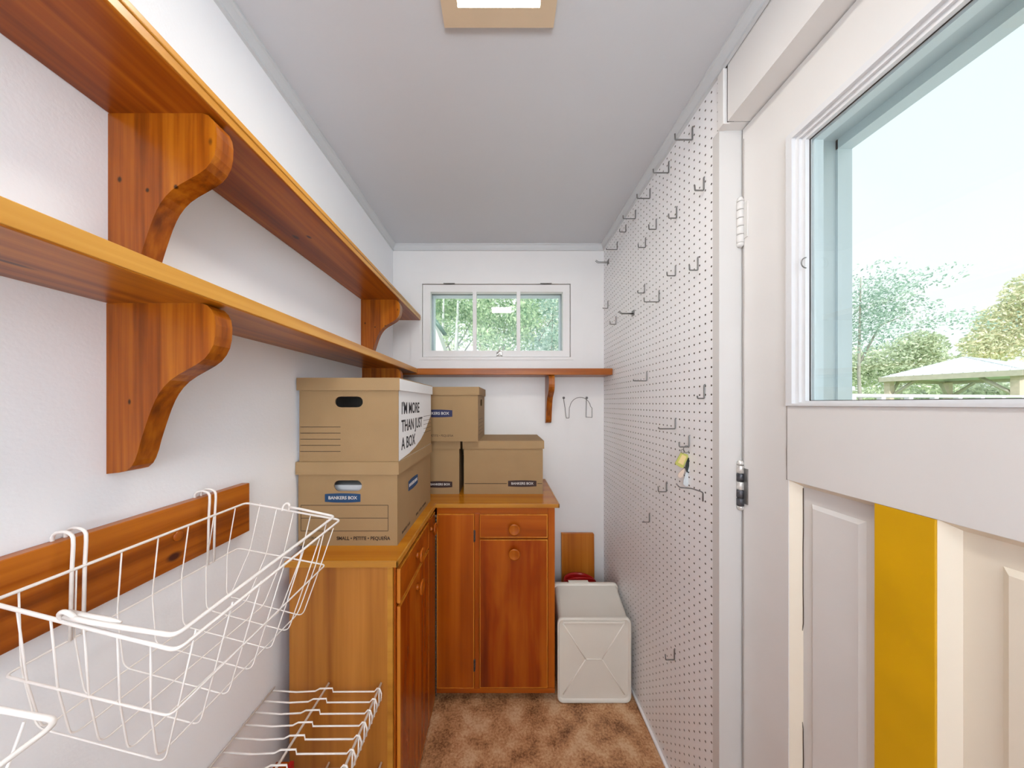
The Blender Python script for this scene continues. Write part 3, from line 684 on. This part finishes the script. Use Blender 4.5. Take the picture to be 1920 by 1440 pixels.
on_side(b, x1, lines([(y1-.13+.012*i*0, z0+.125-.0165*i, y1-.004, z0+.125-.0165*i) for i in range(5)]), M['line'], 'ruled_lines')
# back boxes
b, (x0, x1, y0, y1, z0, z1) = carton('storage_box', 'long plain cardboard box at right end of worktop with dark brown badge', .0045, 1.6, HT, .376, .290, .254, end='side')
on_front(b, y0, lines([(x0+.004, z0+.050, x0+.205, z0+.050), (x1-.026, z0+.050, x1-.003, z0+.050)], .0028), M['line'], 'printed_line')
on_front(b, y0, badge(x1-.098, z0+.050, .135, .026), M['brownlab'], 'logo_badge')
on_front(b, y0, shift(text_mb('BANKERS BOX', .0160, 1.0, fat=.0003), x1-.098, z0+.050, .0004), M['palelet'], 'logo_lettering')
b, (x0, x1, y0, y1, z0, z1) = carton('storage_box', 'back cardboard box under the small one, mostly hidden behind the front stack', -.394, 1.6, HT, .376, .290, .254, end='side')
on_front(b, y0, badge(x1-.090, z0+.046, .115, .026), M['brownlab'], 'logo_badge')
on_front(b, y0, shift(text_mb('BANKERS BOX', .0142, 1.0, fat=.0003), x1-.090, z0+.046, .0004), M['palelet'], 'logo_lettering')
b, (x0, x1, y0, y1, z0, z1) = carton('storage_box', 'upper back cardboard box with navy logo, behind the front stack under shelf', -.292, 1.573, HT+.2545, .370, .290, .254, rot=-2.5, end='side')
on_front(b, y0, badge(x1-.195, z0+.130, .150, .030), M['navy'], 'logo_badge')
on_front(b, y0, shift(text_mb('BANKERS BOX', .0180, 1.0, fat=.0003), x1-.195, z0+.130, .0004), M['palelet'], 'logo_lettering')
on_front(b, y0, shift(text_mb('SMALL • PETITE • PEQUEÑA', .0145, .9), x1-.195, z0+.026), M['ink'], 'size_print')
on_side(b, x1, lines([(y0+.03, z0+.10-.018*i, y0+.2, z0+.10-.018*i) for i in range(5)]), M['line'], 'ruled_lines')

# ------------------------------------------------------------------ wire rack on the back wall
def W2(px, py, y): s_ = 573/y; return ((px-942)/s_, y, (757-py)/s_)
rk = thing('wire_rack', 'bent steel wire rack hooked on the back wall under the short shelf', 'rack', (.42, YB, -.08))
y_ = YB-.006; yf = YB-.055
def rp(px, py, y=y_): return W2(px, py, y)
pts = [rp(1056.5, 746), rp(1059.5, 765), rp(1061, 780), rp(1062, 784, yf), rp(1067, 784, yf), rp(1067.5, 765, yf)]
pts += [rp(1088-19.5*math.cos(a), 765-20*math.sin(a), yf) for a in np.linspace(.15, PI-.15, 12)]
pts += [rp(1110, 765, yf), rp(1110, 783, yf), rp(1099, 782, yf), rp(1099, 778), rp(1099.5, 746)]
mk('wire_frame', MB().tube(fillet(pts, .0028, 3), .0017, 8), M['steel'], rk)
for px in (1056.5, 1099.5):
    mk('mounting_screw', MB().lathe([(.003, 0), (.007, .006), (.007, .009), (.002, .011)], rp(px, 746, YB-.0005), (0, -1, 0), 12), M['steel'], rk)

# ------------------------------------------------------------------ storage tub, red bucket, board in the corner
bd = MB(); bw = [(.333, HF+.02), (.5165, HF+.02), (.5165, -.735), (.5135, -.732), (.333, -.732)]
bd.plate(bw, [], lambda u, v: (u, 1.722-(v+1.285)*-.03, v), lambda u, v: (u, 1.706-(v+1.285)*-.03, v))
for v in bd.bm.verts: v.co.z -= .02 if v.co.z < -1.2 else 0
mk('wooden_board', bd, wood('board_pine', 2, (.30, .075, .008), (.48, .145, .014), (.60, .22, .03), 30), label='varnished wooden board standing upright in the corner behind the white tub', cat='board')
bk = thing('bucket', 'red plastic bucket almost hidden behind the white storage tub', 'bucket', (.41, 1.625, HF))
bk_p = [(.062, 0), (.070, .02), (.0815, .335), (.0845, .3375), (.0845, .3475), (.079, .3475), (.076, .335), (.062, .02), (.001, .018)]
mk('bucket_body', MB().lathe(bk_p, (.41, 1.618, HF), (0, 0, 1), 32), M['red'], bk)
mk('bucket_handle', MB().tube([(.41-.083*math.cos(a), 1.618-.035*math.sin(a), HF+.338+.045*math.sin(a)) for a in np.linspace(0, PI, 14)], .003), M['red'], bk)
tub = thing('storage_tub', 'milky white plastic storage tub lying on its side on the floor', 'tub', (.41, 1.4, HF))
def loop3(x0, x1, z0, z1, r, n_=5):
    pts = []
    for cx, cz, a0 in ((x1-r, z1-r, 0), (x0+r, z1-r, PI/2), (x0+r, z0+r, PI), (x1-r, z0+r, 3*PI/2)):
        for k in range(n_+1): a = a0+PI/2*k/n_; pts.append((cx+r*math.cos(a), cz+r*math.sin(a)))
    return pts
def loft(rings, cap0=False, cap1=False):
    mb = MB(); R = [[mb.bm.verts.new(p) for p in r] for r in rings]
    for A, B in zip(R, R[1:]):
        n_ = len(A)
        for k in range(n_): f = mb.bm.faces.new((A[k], A[(k+1) % n_], B[(k+1) % n_], B[k])); f.smooth = True
    if cap0: mb.bm.faces.new(R[0][::-1])
    if cap1: mb.bm.faces.new(R[-1])
    return mb
# (y, x0, x1, z0, z1, radius): bottom of the tub faces the room
def ring(y, x0, x1, z0, z1, r, sk=0.0): return [(a, y+(a-x0)*sk, b_) for a, b_ in loop3(x0, x1, z0, z1, r)]
z0 = HF+.002
secs = [(1.318, .246, .542, z0+.012, -.932, .02), (1.306, .240, .549, z0+.004, -.924, .022), (1.312, .236, .5535, z0, -.920, .024), (1.322, .238, .5535, z0+.001, -.921, .022),
        (1.340, .2445, .549, z0+.006, -.928, .018), (1.44, .252, .560, z0+.004, -.912, .02), (1.515, .258, .568, z0+.002, -.901, .02)]
mk('tub_wall', loft([ring(*s_) for s_ in secs]), M['tub'], tub)
bm_ = MB()   # bottom face, set in, with X-shaped ribs
r0 = ring(1.318, .246, .542, z0+.012, -.932, .02); vs_ = [bm_.bm.verts.new(p) for p in r0]; bm_.bm.faces.new(vs_)
mk('tub_bottom', bm_, M['tub'], tub)
cxm, czm = .394, (-.932+z0+.012)/2
for (ax_, az_) in ((.262, -.948), (.526, -.948), (.262, z0+.03), (.526, z0+.03)):
    ex = cxm+(.035 if ax_ > cxm else -.035); 
    mk('rib', MB().tube([(ax_, 1.3175, az_), (ex, 1.3175, czm)], .0026, 6), M['tubrib'], tub)
mk('rib', MB().tube([(cxm-.035, 1.3175, czm), (cxm+.035, 1.3175, czm)], .0026, 6), M['tubrib'], tub)
mk('rib', MB().box(.262, .528, 1.312, 1.319, -.945, -.937, .002), M['tubrib'], tub)
rm = MB()
fl = loft([ring(1.513, .258, .568, z0+.002, -.901, .02), ring(1.518, .250, .574, z0-.0005, -.893, .022), ring(1.532, .250, .574, z0-.0005, -.893, .022), ring(1.532, .262, .562, z0+.01, -.906, .018)])
mk('tub_rim', fl, M['tubrib'], tub)
mk('tub_grip', MB().box(.330, .430, 1.516, 1.540, -.894, -.888, .002), M['tubrib'], tub)

# ------------------------------------------------------------------ pegboard hooks
HK = [  # board px, top, bottom, outer px, tip, label
 (1298.7, 239, 262, 1266, 251, 'steel peg hook nearest the door in the top row under the moulding'),
 (1254.3, 304, 324, 1225.3, 317, 'second steel peg hook from the door in the top row under the moulding'),
 (1219, 355, 372, 1194.7, 364, 'third steel peg hook from the door in the top row under the moulding'),
 (1191.7, 395, 410, 1168.5, 404, 'fourth steel peg hook from the door in the top row under the moulding'),
 (1173.7, 422.6, 435, 1162, 430, 'small steel peg hook just below the fourth long one of the top row'),
 (1157.5, 454.7, 468, 1137, 465, 'steel peg hook in the top row closest to the back wall corner'),
 (1320, 334, 357, 1303, 347.5, 'short steel peg hook highest up close to the door jamb'),
 (1269, 389, 409, 1254, 401, 'short steel peg hook lower left of the one nearest the door jamb'),
 (1230.8, 412, 430, 1216.8, 421, 'middle short steel peg hook on the slanting upper line of three'),
 (1210.6, 447, 464, 1196.9, 457.6, 'farthest short steel peg hook on the slanting upper line of three'),
 (1308.7, 483.7, 506.6, 1293, 497, 'right one of two short peg hooks level with the ceiling corner, nearer the door'),
 (1267, 499, 517, 1251, 510, 'left one of two short peg hooks level with the ceiling corner'),
 (1208.8, 534, 549.4, 1196, 545, 'small peg hook beside the back window height, left above a wider hook'),
 (1236, 546, 566, 1208, 558, 'wide peg hook right below the small one at back window height'),
 (1140, 565, 578, 1130.5, 577, 'tiny peg hook right at the back corner level with the window panes'),
 (1155, 594, 608, 1144, 602, 'J shaped peg hook just left of the double prong hook'),
 (1213, 697.5, 714, 1188, 711, 'long peg hook at shelf height on the far half of the pegboard'),
 (1321, 723, 747, 1308, 742, 'short peg hook near the door jamb a little below shelf height'),
 (1266.7, 786, 804, 1235.5, 801, 'long peg hook above and left of the hanging keys'),
 (1292.5, 818, 838, 1274, 829, 'short peg hook holding the bunch of keys'),
 (1250, 905, 922, 1234.6, 912, 'short peg hook lower left of the hanging keys'),
 (1218, 963, 979, 1205, 978, 'short peg hook level with the worktop top, far part of the pegboard'),
 (1265, 1218, 1237, 1248, 1227, 'lowest peg hook, alone near the bottom of the pegboard'),
]
GH = 'steel hooks in the pegboard'
for bx_, tp, bt, ox, ti, lab in HK:
    Y = 573*.5785/(bx_-942); s_ = 573/Y; xt = (ox-942)/s_
    pts = [(XR+.004, Y, (757-tp)/s_+.004), (XR-.0025, Y, (757-tp)/s_+.002), (XR-.0025, Y, (757-bt)/s_), (xt, Y, (757-bt)/s_), (xt-.001, Y, (757-ti)/s_)]
    mk('peg_hook', MB().tube(fillet(pts, .003, 3), .0021, 8), M['steel'], label=lab, cat='hook', group=GH)
for (bx_, by, ox, oy, sp, lab) in ((1140, 492, 1117, 490, .012, 'double prong hook at the back corner just below the moulding'),
                                   (1187, 588, 1160, 588, .010, 'double prong steel hook in middle of the far pegboard, level with the window')):
    Y = 573*.5785/(bx_-942); s_ = 573/Y; xt = (ox-942)/s_; h_ = (757-by)/s_; mb = MB()
    for dy_ in (-sp/2, sp/2):
        mb.tube(fillet([(XR-.001, Y+dy_, h_), (xt+.012, Y+dy_, h_), (xt, Y+dy_, h_+.010)], .006, 4), .0017, 8)
    mb.box(XR-.003, XR+.001, Y-.012, Y+.012, h_-.010, h_+.014, .0006)
    mk('peg_hook', mb, M['steel'], label=lab, cat='hook', group=GH)
Y = 573*.5785/(1318-942); s_ = 573/Y
pts = [(XR-.0015, Y, (757-940)/s_), (XR-.0015, Y, (757-924)/s_), (XR-.006, Y+.001, (757-922)/s_), (XR-.030, Y+.006, (757-917)/s_), (.515, Y+.006, (757-915)/s_), (.505, Y+.006, (757-908)/s_)]
mk('peg_hook', MB().tube(fillet(pts, .004, 3), .0019, 8), M['steel'], label='twisted long peg hook right below the hanging keys', cat='hook', group=GH)

# bunch of keys
Yk = .955; sk = 573/Yk
kb = thing('key_bunch', 'bunch of keys with yellow-green tag hanging on the pegboard', 'keys', (.56, Yk, -.2))
def kp(px, py, dx=0): return Vector(((px-942)/sk, Yk+dx, (757-py)/sk))
def quad_plate(pxs, th, bev=0):
    P = [kp(*p) for p in pxs]; mb = MB()
    A = [mb.bm.verts.new(p+Vector((0, -th/2, 0))) for p in P]; B = [mb.bm.verts.new(p+Vector((0, th/2, 0))) for p in P]
    mb.bm.faces.new(A); mb.bm.faces.new(B[::-1]); k = len(P)
    for i in range(k): mb.bm.faces.new((A[i], A[(i+1) % k], B[(i+1) % k], B[i]))
    return mb
mk('ring', MB().tube([kp(1285.5+5.5*math.cos(a), 842+6.5*math.sin(a), -.004) for a in np.linspace(0, 2*PI, 20)[:-1]], .0011, 6, True), M['steel'], kb)
mk('ring', MB().tube([kp(1279+3*math.cos(a), 846+4*math.sin(a), -.003) for a in np.linspace(0, 2*PI, 14)[:-1]], .0008, 6, True), M['steel'], kb)
tg = mk('tag', quad_plate([(1277, 848), (1288.5, 852), (1290, 856), (1281, 877), (1277, 877), (1267, 871), (1266, 868)], .003), M['tagy'], kb)
mb = quad_plate([(1278.5, 852), (1286.5, 856), (1280, 872), (1270.5, 867)], .0006); shift(mb, 0, -.0019); mk('tag_paper', mb, M['tagp'], tg)
mb = quad_plate([(1282, 878), (1284, 880), (1280, 894), (1275, 896), (1271, 893), (1272, 888)], .002); mk('tag', mb, M['tant'], kb)['label'] = 'plain tan tag behind the yellow-green one'
mb = quad_plate([(1290, 858), (1293, 862), (1298, 868), (1297, 878), (1293, 888), (1287, 885), (1284, 877), (1287, 866)], .006); shift(mb, 0, -.003)
fb = mk('key_fob', mb, M['blackp'], kb)
mb = quad_plate([(1291, 869), (1293.5, 870), (1290, 884), (1287.5, 883)], .0006); shift(mb, 0, -.0064); mk('fob_button', mb, M['silver'], fb)
mb = quad_plate([(1286.5, 885), (1293.5, 888), (1292.5, 905), (1289, 912), (1285, 912), (1281, 908), (1281.5, 900)], .0018); mk('key', mb, M['silver'], kb)

# ------------------------------------------------------------------ ceiling lamp, and added fill behind the camera
def lamp(cx, cy, mat, label, o_=.130, i_=.093):
    t = thing('ceiling_lamp_or_added_fill', label, 'lamp', (cx, cy, .895), None)
    mb = MB(); f0 = lambda u, v: (cx+u, cy+v, .898); f1 = lambda u, v: (cx+u, cy+v, HC)
    mb.plate(rect(-o_, o_, -o_, o_), [rect(-i_, i_, -i_, i_)], f0, f1); mk('lamp_or_added_fill_frame', mb, M['fix'], t)
    mk('diffuser', MB().box(cx-i_, cx+i_, cy-i_, cy+i_, .9005, .906), mat, t)
lamp(-.008, .60, M['lamp'], 'square ceiling lamp with tan frame and glowing prismatic diffuser')
lamp(-.008, -2.0, M['fill_behind'], 'added fill light behind the camera, shaped as a larger square ceiling lamp', .24, .20)  # unseen fill, added to brighten the room

# ------------------------------------------------------------------ outdoors
mk('ground', MB().box(-60, 60, -40, 90, -1.62, -1.55), M['grass'], kind='structure')
def foliage(blobs, n_, size):
    """blobs: (x, y, h, rx, ry, rz, weight)"""
    ws = np.array([b_[6] for b_ in blobs], float); ws /= ws.sum()
    idx = RNG.choice(len(blobs), n_, p=ws); B = np.array([b_[:6] for b_ in blobs])[idx]
    d = RNG.normal(size=(n_, 3)); d /= np.linalg.norm(d, axis=1)[:, None]; rad = RNG.random(n_)**.45
    c = B[:, :3]+d*B[:, 3:6]*rad[:, None]; c[:, 2] += E
    a = RNG.normal(size=(n_, 3)); a /= np.linalg.norm(a, axis=1)[:, None]
    b2_ = np.cross(a, RNG.normal(size=(n_, 3))); b2_ /= np.linalg.norm(b2_, axis=1)[:, None]
    s1 = size*(.6+.8*RNG.random(n_))[:, None]
    V = np.stack([c-a*s1, c+b2_*s1*.45, c+a*s1, c-b2_*s1*.45], 1).reshape(-1, 3)
    F = np.arange(n_*4).reshape(-1, 4)
    return V, F
def tree(name, label, x, y, blobs, n_, size, leaf, bark, trunk_r, branches=(), group=None, cat='tree'):
    t = thing(name, label, cat, (x, y, -1.55), group)
    V, F = foliage(blobs, n_, size); V -= np.array([x, y, E-1.55])
    me = bpy.data.meshes.new('foliage'); me.from_pydata(V.tolist(), [], F.tolist()); me.materials.append(leaf)
    o = bpy.data.objects.new('foliage', me); C.objects.link(o); o.parent = t; o['kind'] = 'stuff'
    mb = MB(); top = max(b_[2] for b_ in blobs)
    mb.tube([(x, y, -1.56), (x+.03, y, -.3), (x-.02, y, .6), (x+.02, y, top)], [trunk_r, trunk_r*.85, trunk_r*.7, trunk_r*.25], 8)
    mk('trunk', mb, bark, t)
    for br in branches: mk('branch', MB().tube(br[0], br[1], 6), bark, t)
    return t
def PX(px, py, y): return W2(px, py, y)
mk('added_bounce_ground', MB().box(-12, 9, -12, 12, -1.56, -1.535), paint('bounce_ground_grey', (.50, .50, .49), .8, .06, 2), kind='structure')  # unseen grey slab, added so the ground bounces less green light indoors
# behind the back window (view at y = 5: 114.6 px per metre)
def around(y, spec):   # (px, py, rx px, rz px, weight)
    s_ = 573/y; return [((a-942)/s_, y+random.uniform(-.4, .4), (757-b_)/s_, c/s_, .7, d/s_, w_) for a, b_, c, d, w_ in spec]
y = 5.0
br = []
for (p0, p1, r_) in (((835, 655), (862, 610), .012), ((845, 660), (815, 600), .012), ((856, 650), (884, 600), .014), ((850, 655), (880, 630), .01), ((870, 660), (895, 615), .012)):
    br.append(([PX(*p0, y), PX((p0[0]+p1[0])/2+3, (p0[1]+p1[1])/2, y), PX(*p1, y)], [r_, r_*.8, r_*.4]))
tree('birch_tree', 'pale-trunked birch seen in the left pane of the back window', PX(857, 0, y-.75)[0], y-.75, around(y, [(830, 575, 30, 22, 3), (860, 580, 34, 26, 3), (885, 590, 22, 30, 2), (850, 630, 40, 25, .8)]), 2600, .030, M['leaf_g'], M['birch'], .045, br, 'trees and shrubs outside the back window')
tree('birch_tree', 'thin pale birch trunk leftmost in the back window', PX(831, 0, 4.3)[0], 4.3, around(5.6, [(815, 570, 25, 30, 2), (835, 600, 20, 30, 1), (800, 640, 22, 40, 1)]), 1500, .030, M['leaf_g'], M['birch'], .035, (), 'trees and shrubs outside the back window')
y = 4.4
br = [([PX(890, 632, y), PX(905, 620, y), PX(934, 599, y)], [.010, .008, .003]), ([PX(960, 640, y), PX(985, 610, y), PX(1010, 590, y)], [.014, .010, .004])]
tree('leafy_shrub', 'leafy green shrub filling the middle pane of the back window', PX(945, 0, y)[0], y, around(y, [(905, 580, 28, 26, 2), (940, 570, 30, 22, 2), (935, 610, 38, 30, 3), (975, 620, 36, 32, 3), (915, 645, 30, 18, 1.5), (960, 650, 40, 20, 1.5), (990, 575, 26, 26, 2)]), 4200, .027, M['leaf_g'], M['bark'], .02, br, 'trees and shrubs outside the back window', 'shrub')
y = 5.2
tree('leafy_shrub', 'blue-green shrub with sky gaps in the right pane of the back window', PX(1035, 0, y)[0], y, around(y, [(1000, 590, 26, 30, 2), (1030, 575, 26, 18, 1.2), (1010, 640, 34, 26, 2.4), (1045, 600, 16, 30, 1), (1045, 640, 22, 26, 1.3)]), 2600, .030, M['leaf_d'], M['bark'], .02,
     [([PX(1010, 640, y), PX(1030, 605, y), PX(1050, 580, y)], [.012, .009, .004])], 'trees and shrubs outside the back window', 'shrub')
for k, (px, w_) in enumerate(((800, 60), (900, 60), (1000, 60))):
    y = 9.5+k*.5
    tree('background_tree', ['distant pale green tree behind the birches', 'distant pale green tree behind the middle shrub', 'distant pale green tree behind the right shrub'][k], PX(px, 0, y)[0], y,
         around(y, [(px+10, 600, 60, 55, 3), (px, 560, 50, 30, 1), (px+30, 665, 50, 40, 1)]), 1900, .07, M['leaf_s'], M['bark'], .08, (), 'trees and shrubs outside the back window')
y = 3.4    # slanted white board with dark rail
pb = thing('slide', 'slanted white slide chute with dark green edge outside the back window', 'slide', (PX(826, 640, y)[0], y, -1.55))
P = [PX(812, 596, y), PX(832, 655, y), PX(818, 655, y), PX(812, 640, y)]
def prism(P, th):
    mb = MB(); A = [mb.bm.verts.new(p) for p in P]; B = [mb.bm.verts.new((p[0], p[1]+th, p[2])) for p in P]
    mb.bm.faces.new(A); mb.bm.faces.new(B[::-1]); k = len(P)
    for i in range(k): mb.bm.faces.new((A[i], A[(i+1) % k], B[(i+1) % k], B[i]))
    return mb
low = [PX(812, 596, y), PX(838, 680, y), PX(905, 1010, y), PX(880, 1010, y), PX(812, 700, y)]
mk('chute', prism([PX(808, 590, y), PX(831, 655, y), PX(905, 1013, y), PX(893, 1013, y), PX(812, 640, y)], .35), M['trimw'], pb)
mk('side_rail', MB().tube([PX(812, 596, y-.02), PX(835, 628, y-.02)], .022, 8), paint('dark_green_plastic', (.08, .16, .13), .4), pb)

# right side, through the door glass
def tree_r(label, y, spec, n_, size, leaf, trunk_px, tr=.09, bark=None, br=(), group='trees seen through the door glass'):
    return tree('garden_tree', label, (trunk_px-942)/573*y, y, around(y, spec), n_, size, leaf, bark or M['bark'], tr, br, group)
y = 6.0
tree_r('airy dark-leaved tree left of the pavilion, seen through the door glass', y,
       [(1612, 560, 30, 40, 2.2), (1650, 570, 46, 34, 1.6), (1690, 585, 40, 18, .9), (1735, 605, 40, 16, .7), (1630, 620, 36, 40, 2.4), (1670, 545, 18, 26, .5), (1770, 620, 20, 18, .2), (1600, 520, 12, 22, .2), (1580, 640, 40, 60, 1)],
       5200, .026, M['leaf_d'], 1612, .035, None, [([PX(1612, 680, y), PX(1650, 610, y), PX(1700, 590, y)], [.02, .015, .005])])
y = 20.0
tree_r('tree paled by glare behind the pavilion roof, left part', y, [(1680, 690, 90, 50, 3), (1720, 650, 50, 30, 1.4), (1610, 690, 50, 40, 1.2), (1760, 700, 60, 40, 1.4)], 9000, .12, M['leaf_s'], 1690)
y = 25.0
tree_r('tall autumn-tinted tree behind the pavilion at the right edge', y, [(1925, 560, 55, 45, 2), (1900, 610, 70, 45, 3), (1860, 650, 60, 35, 2), (1980, 640, 80, 90, 3), (1990, 560, 50, 60, 1)], 11000, .15, M['leaf_o'], 1960, .2)
y = 30.0
tree_r('low distant green tree line under the pavilion roof', y, [(1700, 745, 160, 22, 3), (1850, 740, 150, 26, 3), (1980, 740, 100, 26, 2)], 6000, .22, M['leaf_s'], 1850, .15)
# pavilion
pv = thing('pavilion', 'open garden pavilion with pale metal hip roof and timber posts', 'pavilion', (21.5, 14.5, -1.55))
A0 = Vector((19.5, 11.44, 0)); A1 = Vector((18.4, 14.9, 0)); ed = (A1-A0); L = ed.length; ed.normalize(); pr = Vector((-ed.y, ed.x, 0))
if pr.x < 0: pr = -pr
D = 6.2; he, hr_ = 1.28, 2.10
cn = [A0, A0+pr*D, A1+pr*D, A1]; c3 = [Vector((p.x, p.y, he)) for p in cn]
r0_ = (A0+A1)/2+pr*1.75; r1_ = (A0+A1)/2+pr*(D-1.75); R0 = Vector((r0_.x, r0_.y, hr_)); R1 = Vector((r1_.x, r1_.y, hr_))
def roof_panel(P):
    mb = MB(); A = [mb.bm.verts.new(p) for p in P]; B = [mb.bm.verts.new(p-Vector((0, 0, .05))) for p in P]; mb.bm.faces.new(A); mb.bm.faces.new(B[::-1]); k = len(P)
    for i in range(k): mb.bm.faces.new((A[i], A[(i+1) % k], B[(i+1) % k], B[i]))
    return mk('roof_panel', mb, M['metalroof'], pv)
panels = [[c3[3], c3[0], R0], [c3[0], c3[1], R1, R0], [c3[1], c3[2], R1], [c3[2], c3[3], R0, R1]]
for k, P in enumerate(panels): 
    rp_ = roof_panel(P)
    if k == 0:
        for i in range(1, 14):
            f = i/14; q = c3[3].lerp(c3[0], f); tt = 1-abs(2*f-1); top = q.lerp(q+(R0-(c3[3]+c3[0])/2), tt*.98)
            mk('seam', MB().tube([q+Vector((0, 0, .015)), top+Vector((0, 0, .015))], .02, 4), M['metalroof'], rp_)
    if k == 1:
        for i in range(1, 22):
            f = i/22; q = c3[0].lerp(c3[1], f); tt = min(1, f*D/1.75, (1-f)*D/1.75); top = q.lerp(q+(R0-c3[0])-pr*1.75, tt)
            mk('seam', MB().tube([q+Vector((0, 0, .015)), Vector((q.x, q.y, he)).lerp(Vector((q.x, q.y, 0))+(-pr*0)+ed*(L/2)+Vector((0, 0, hr_)), tt)+Vector((0, 0, .015))], .02, 4), M['metalroof'], rp_)
for i in range(4):
    a, b_ = c3[i], c3[(i+1) % 4]; d = (b_-a).normalized(); nn = Vector((d.y, -d.x, 0))
    mb = MB(); Pv = [a-nn*.0, b_-nn*.0, b_+nn*.06, a+nn*.06]
    lo = [mb.bm.verts.new(p-Vector((0, 0, .22))) for p in Pv]; hi = [mb.bm.verts.new(p-Vector((0, 0, .0))) for p in Pv]
    mb.bm.faces.new(lo); mb.bm.faces.new(hi)
    for k in range(4): mb.bm.faces.new((lo[k], lo[(k+1) % 4], hi[(k+1) % 4], hi[k]))
    mk('fascia', mb, M['beam'], pv)
ctr = (cn[0]+cn[2])/2
for i in range(4):
    p = cn[i].lerp(ctr, .10); s_ = .11
    mk('post', MB().box(p.x-s_, p.x+s_, p.y-s_, p.y+s_, -1.55, he-.15), M['beamp'], pv)
    for j in ((i+1) % 4, (i-1) % 4):
        q = cn[j].lerp(ctr, .10); d = (q-p).normalized()
        mk('brace', MB().tube([Vector((p.x, p.y, he-1.0)), Vector((p.x, p.y, he-.2))+d*.8], .07, 4), M['beam'], pv)
# deck railing beyond the door
dk = thing('railing', 'low white railing outside, just above the door window sill', 'railing', (6.5, 4.9, -1.55))
a, b_ = Vector((4.8, 4.2, .11)), Vector((11.5, 6.0, .13))
mk('top_rail', MB().tube([a, b_], .03, 6), M['trimw'], dk)
for i in range(12):
    p = a.lerp(b_, i/11); mk('railing_post', MB().box(p.x-.03, p.x+.03, p.y-.03, p.y+.03, -1.55, p.z), M['trimw'], dk)
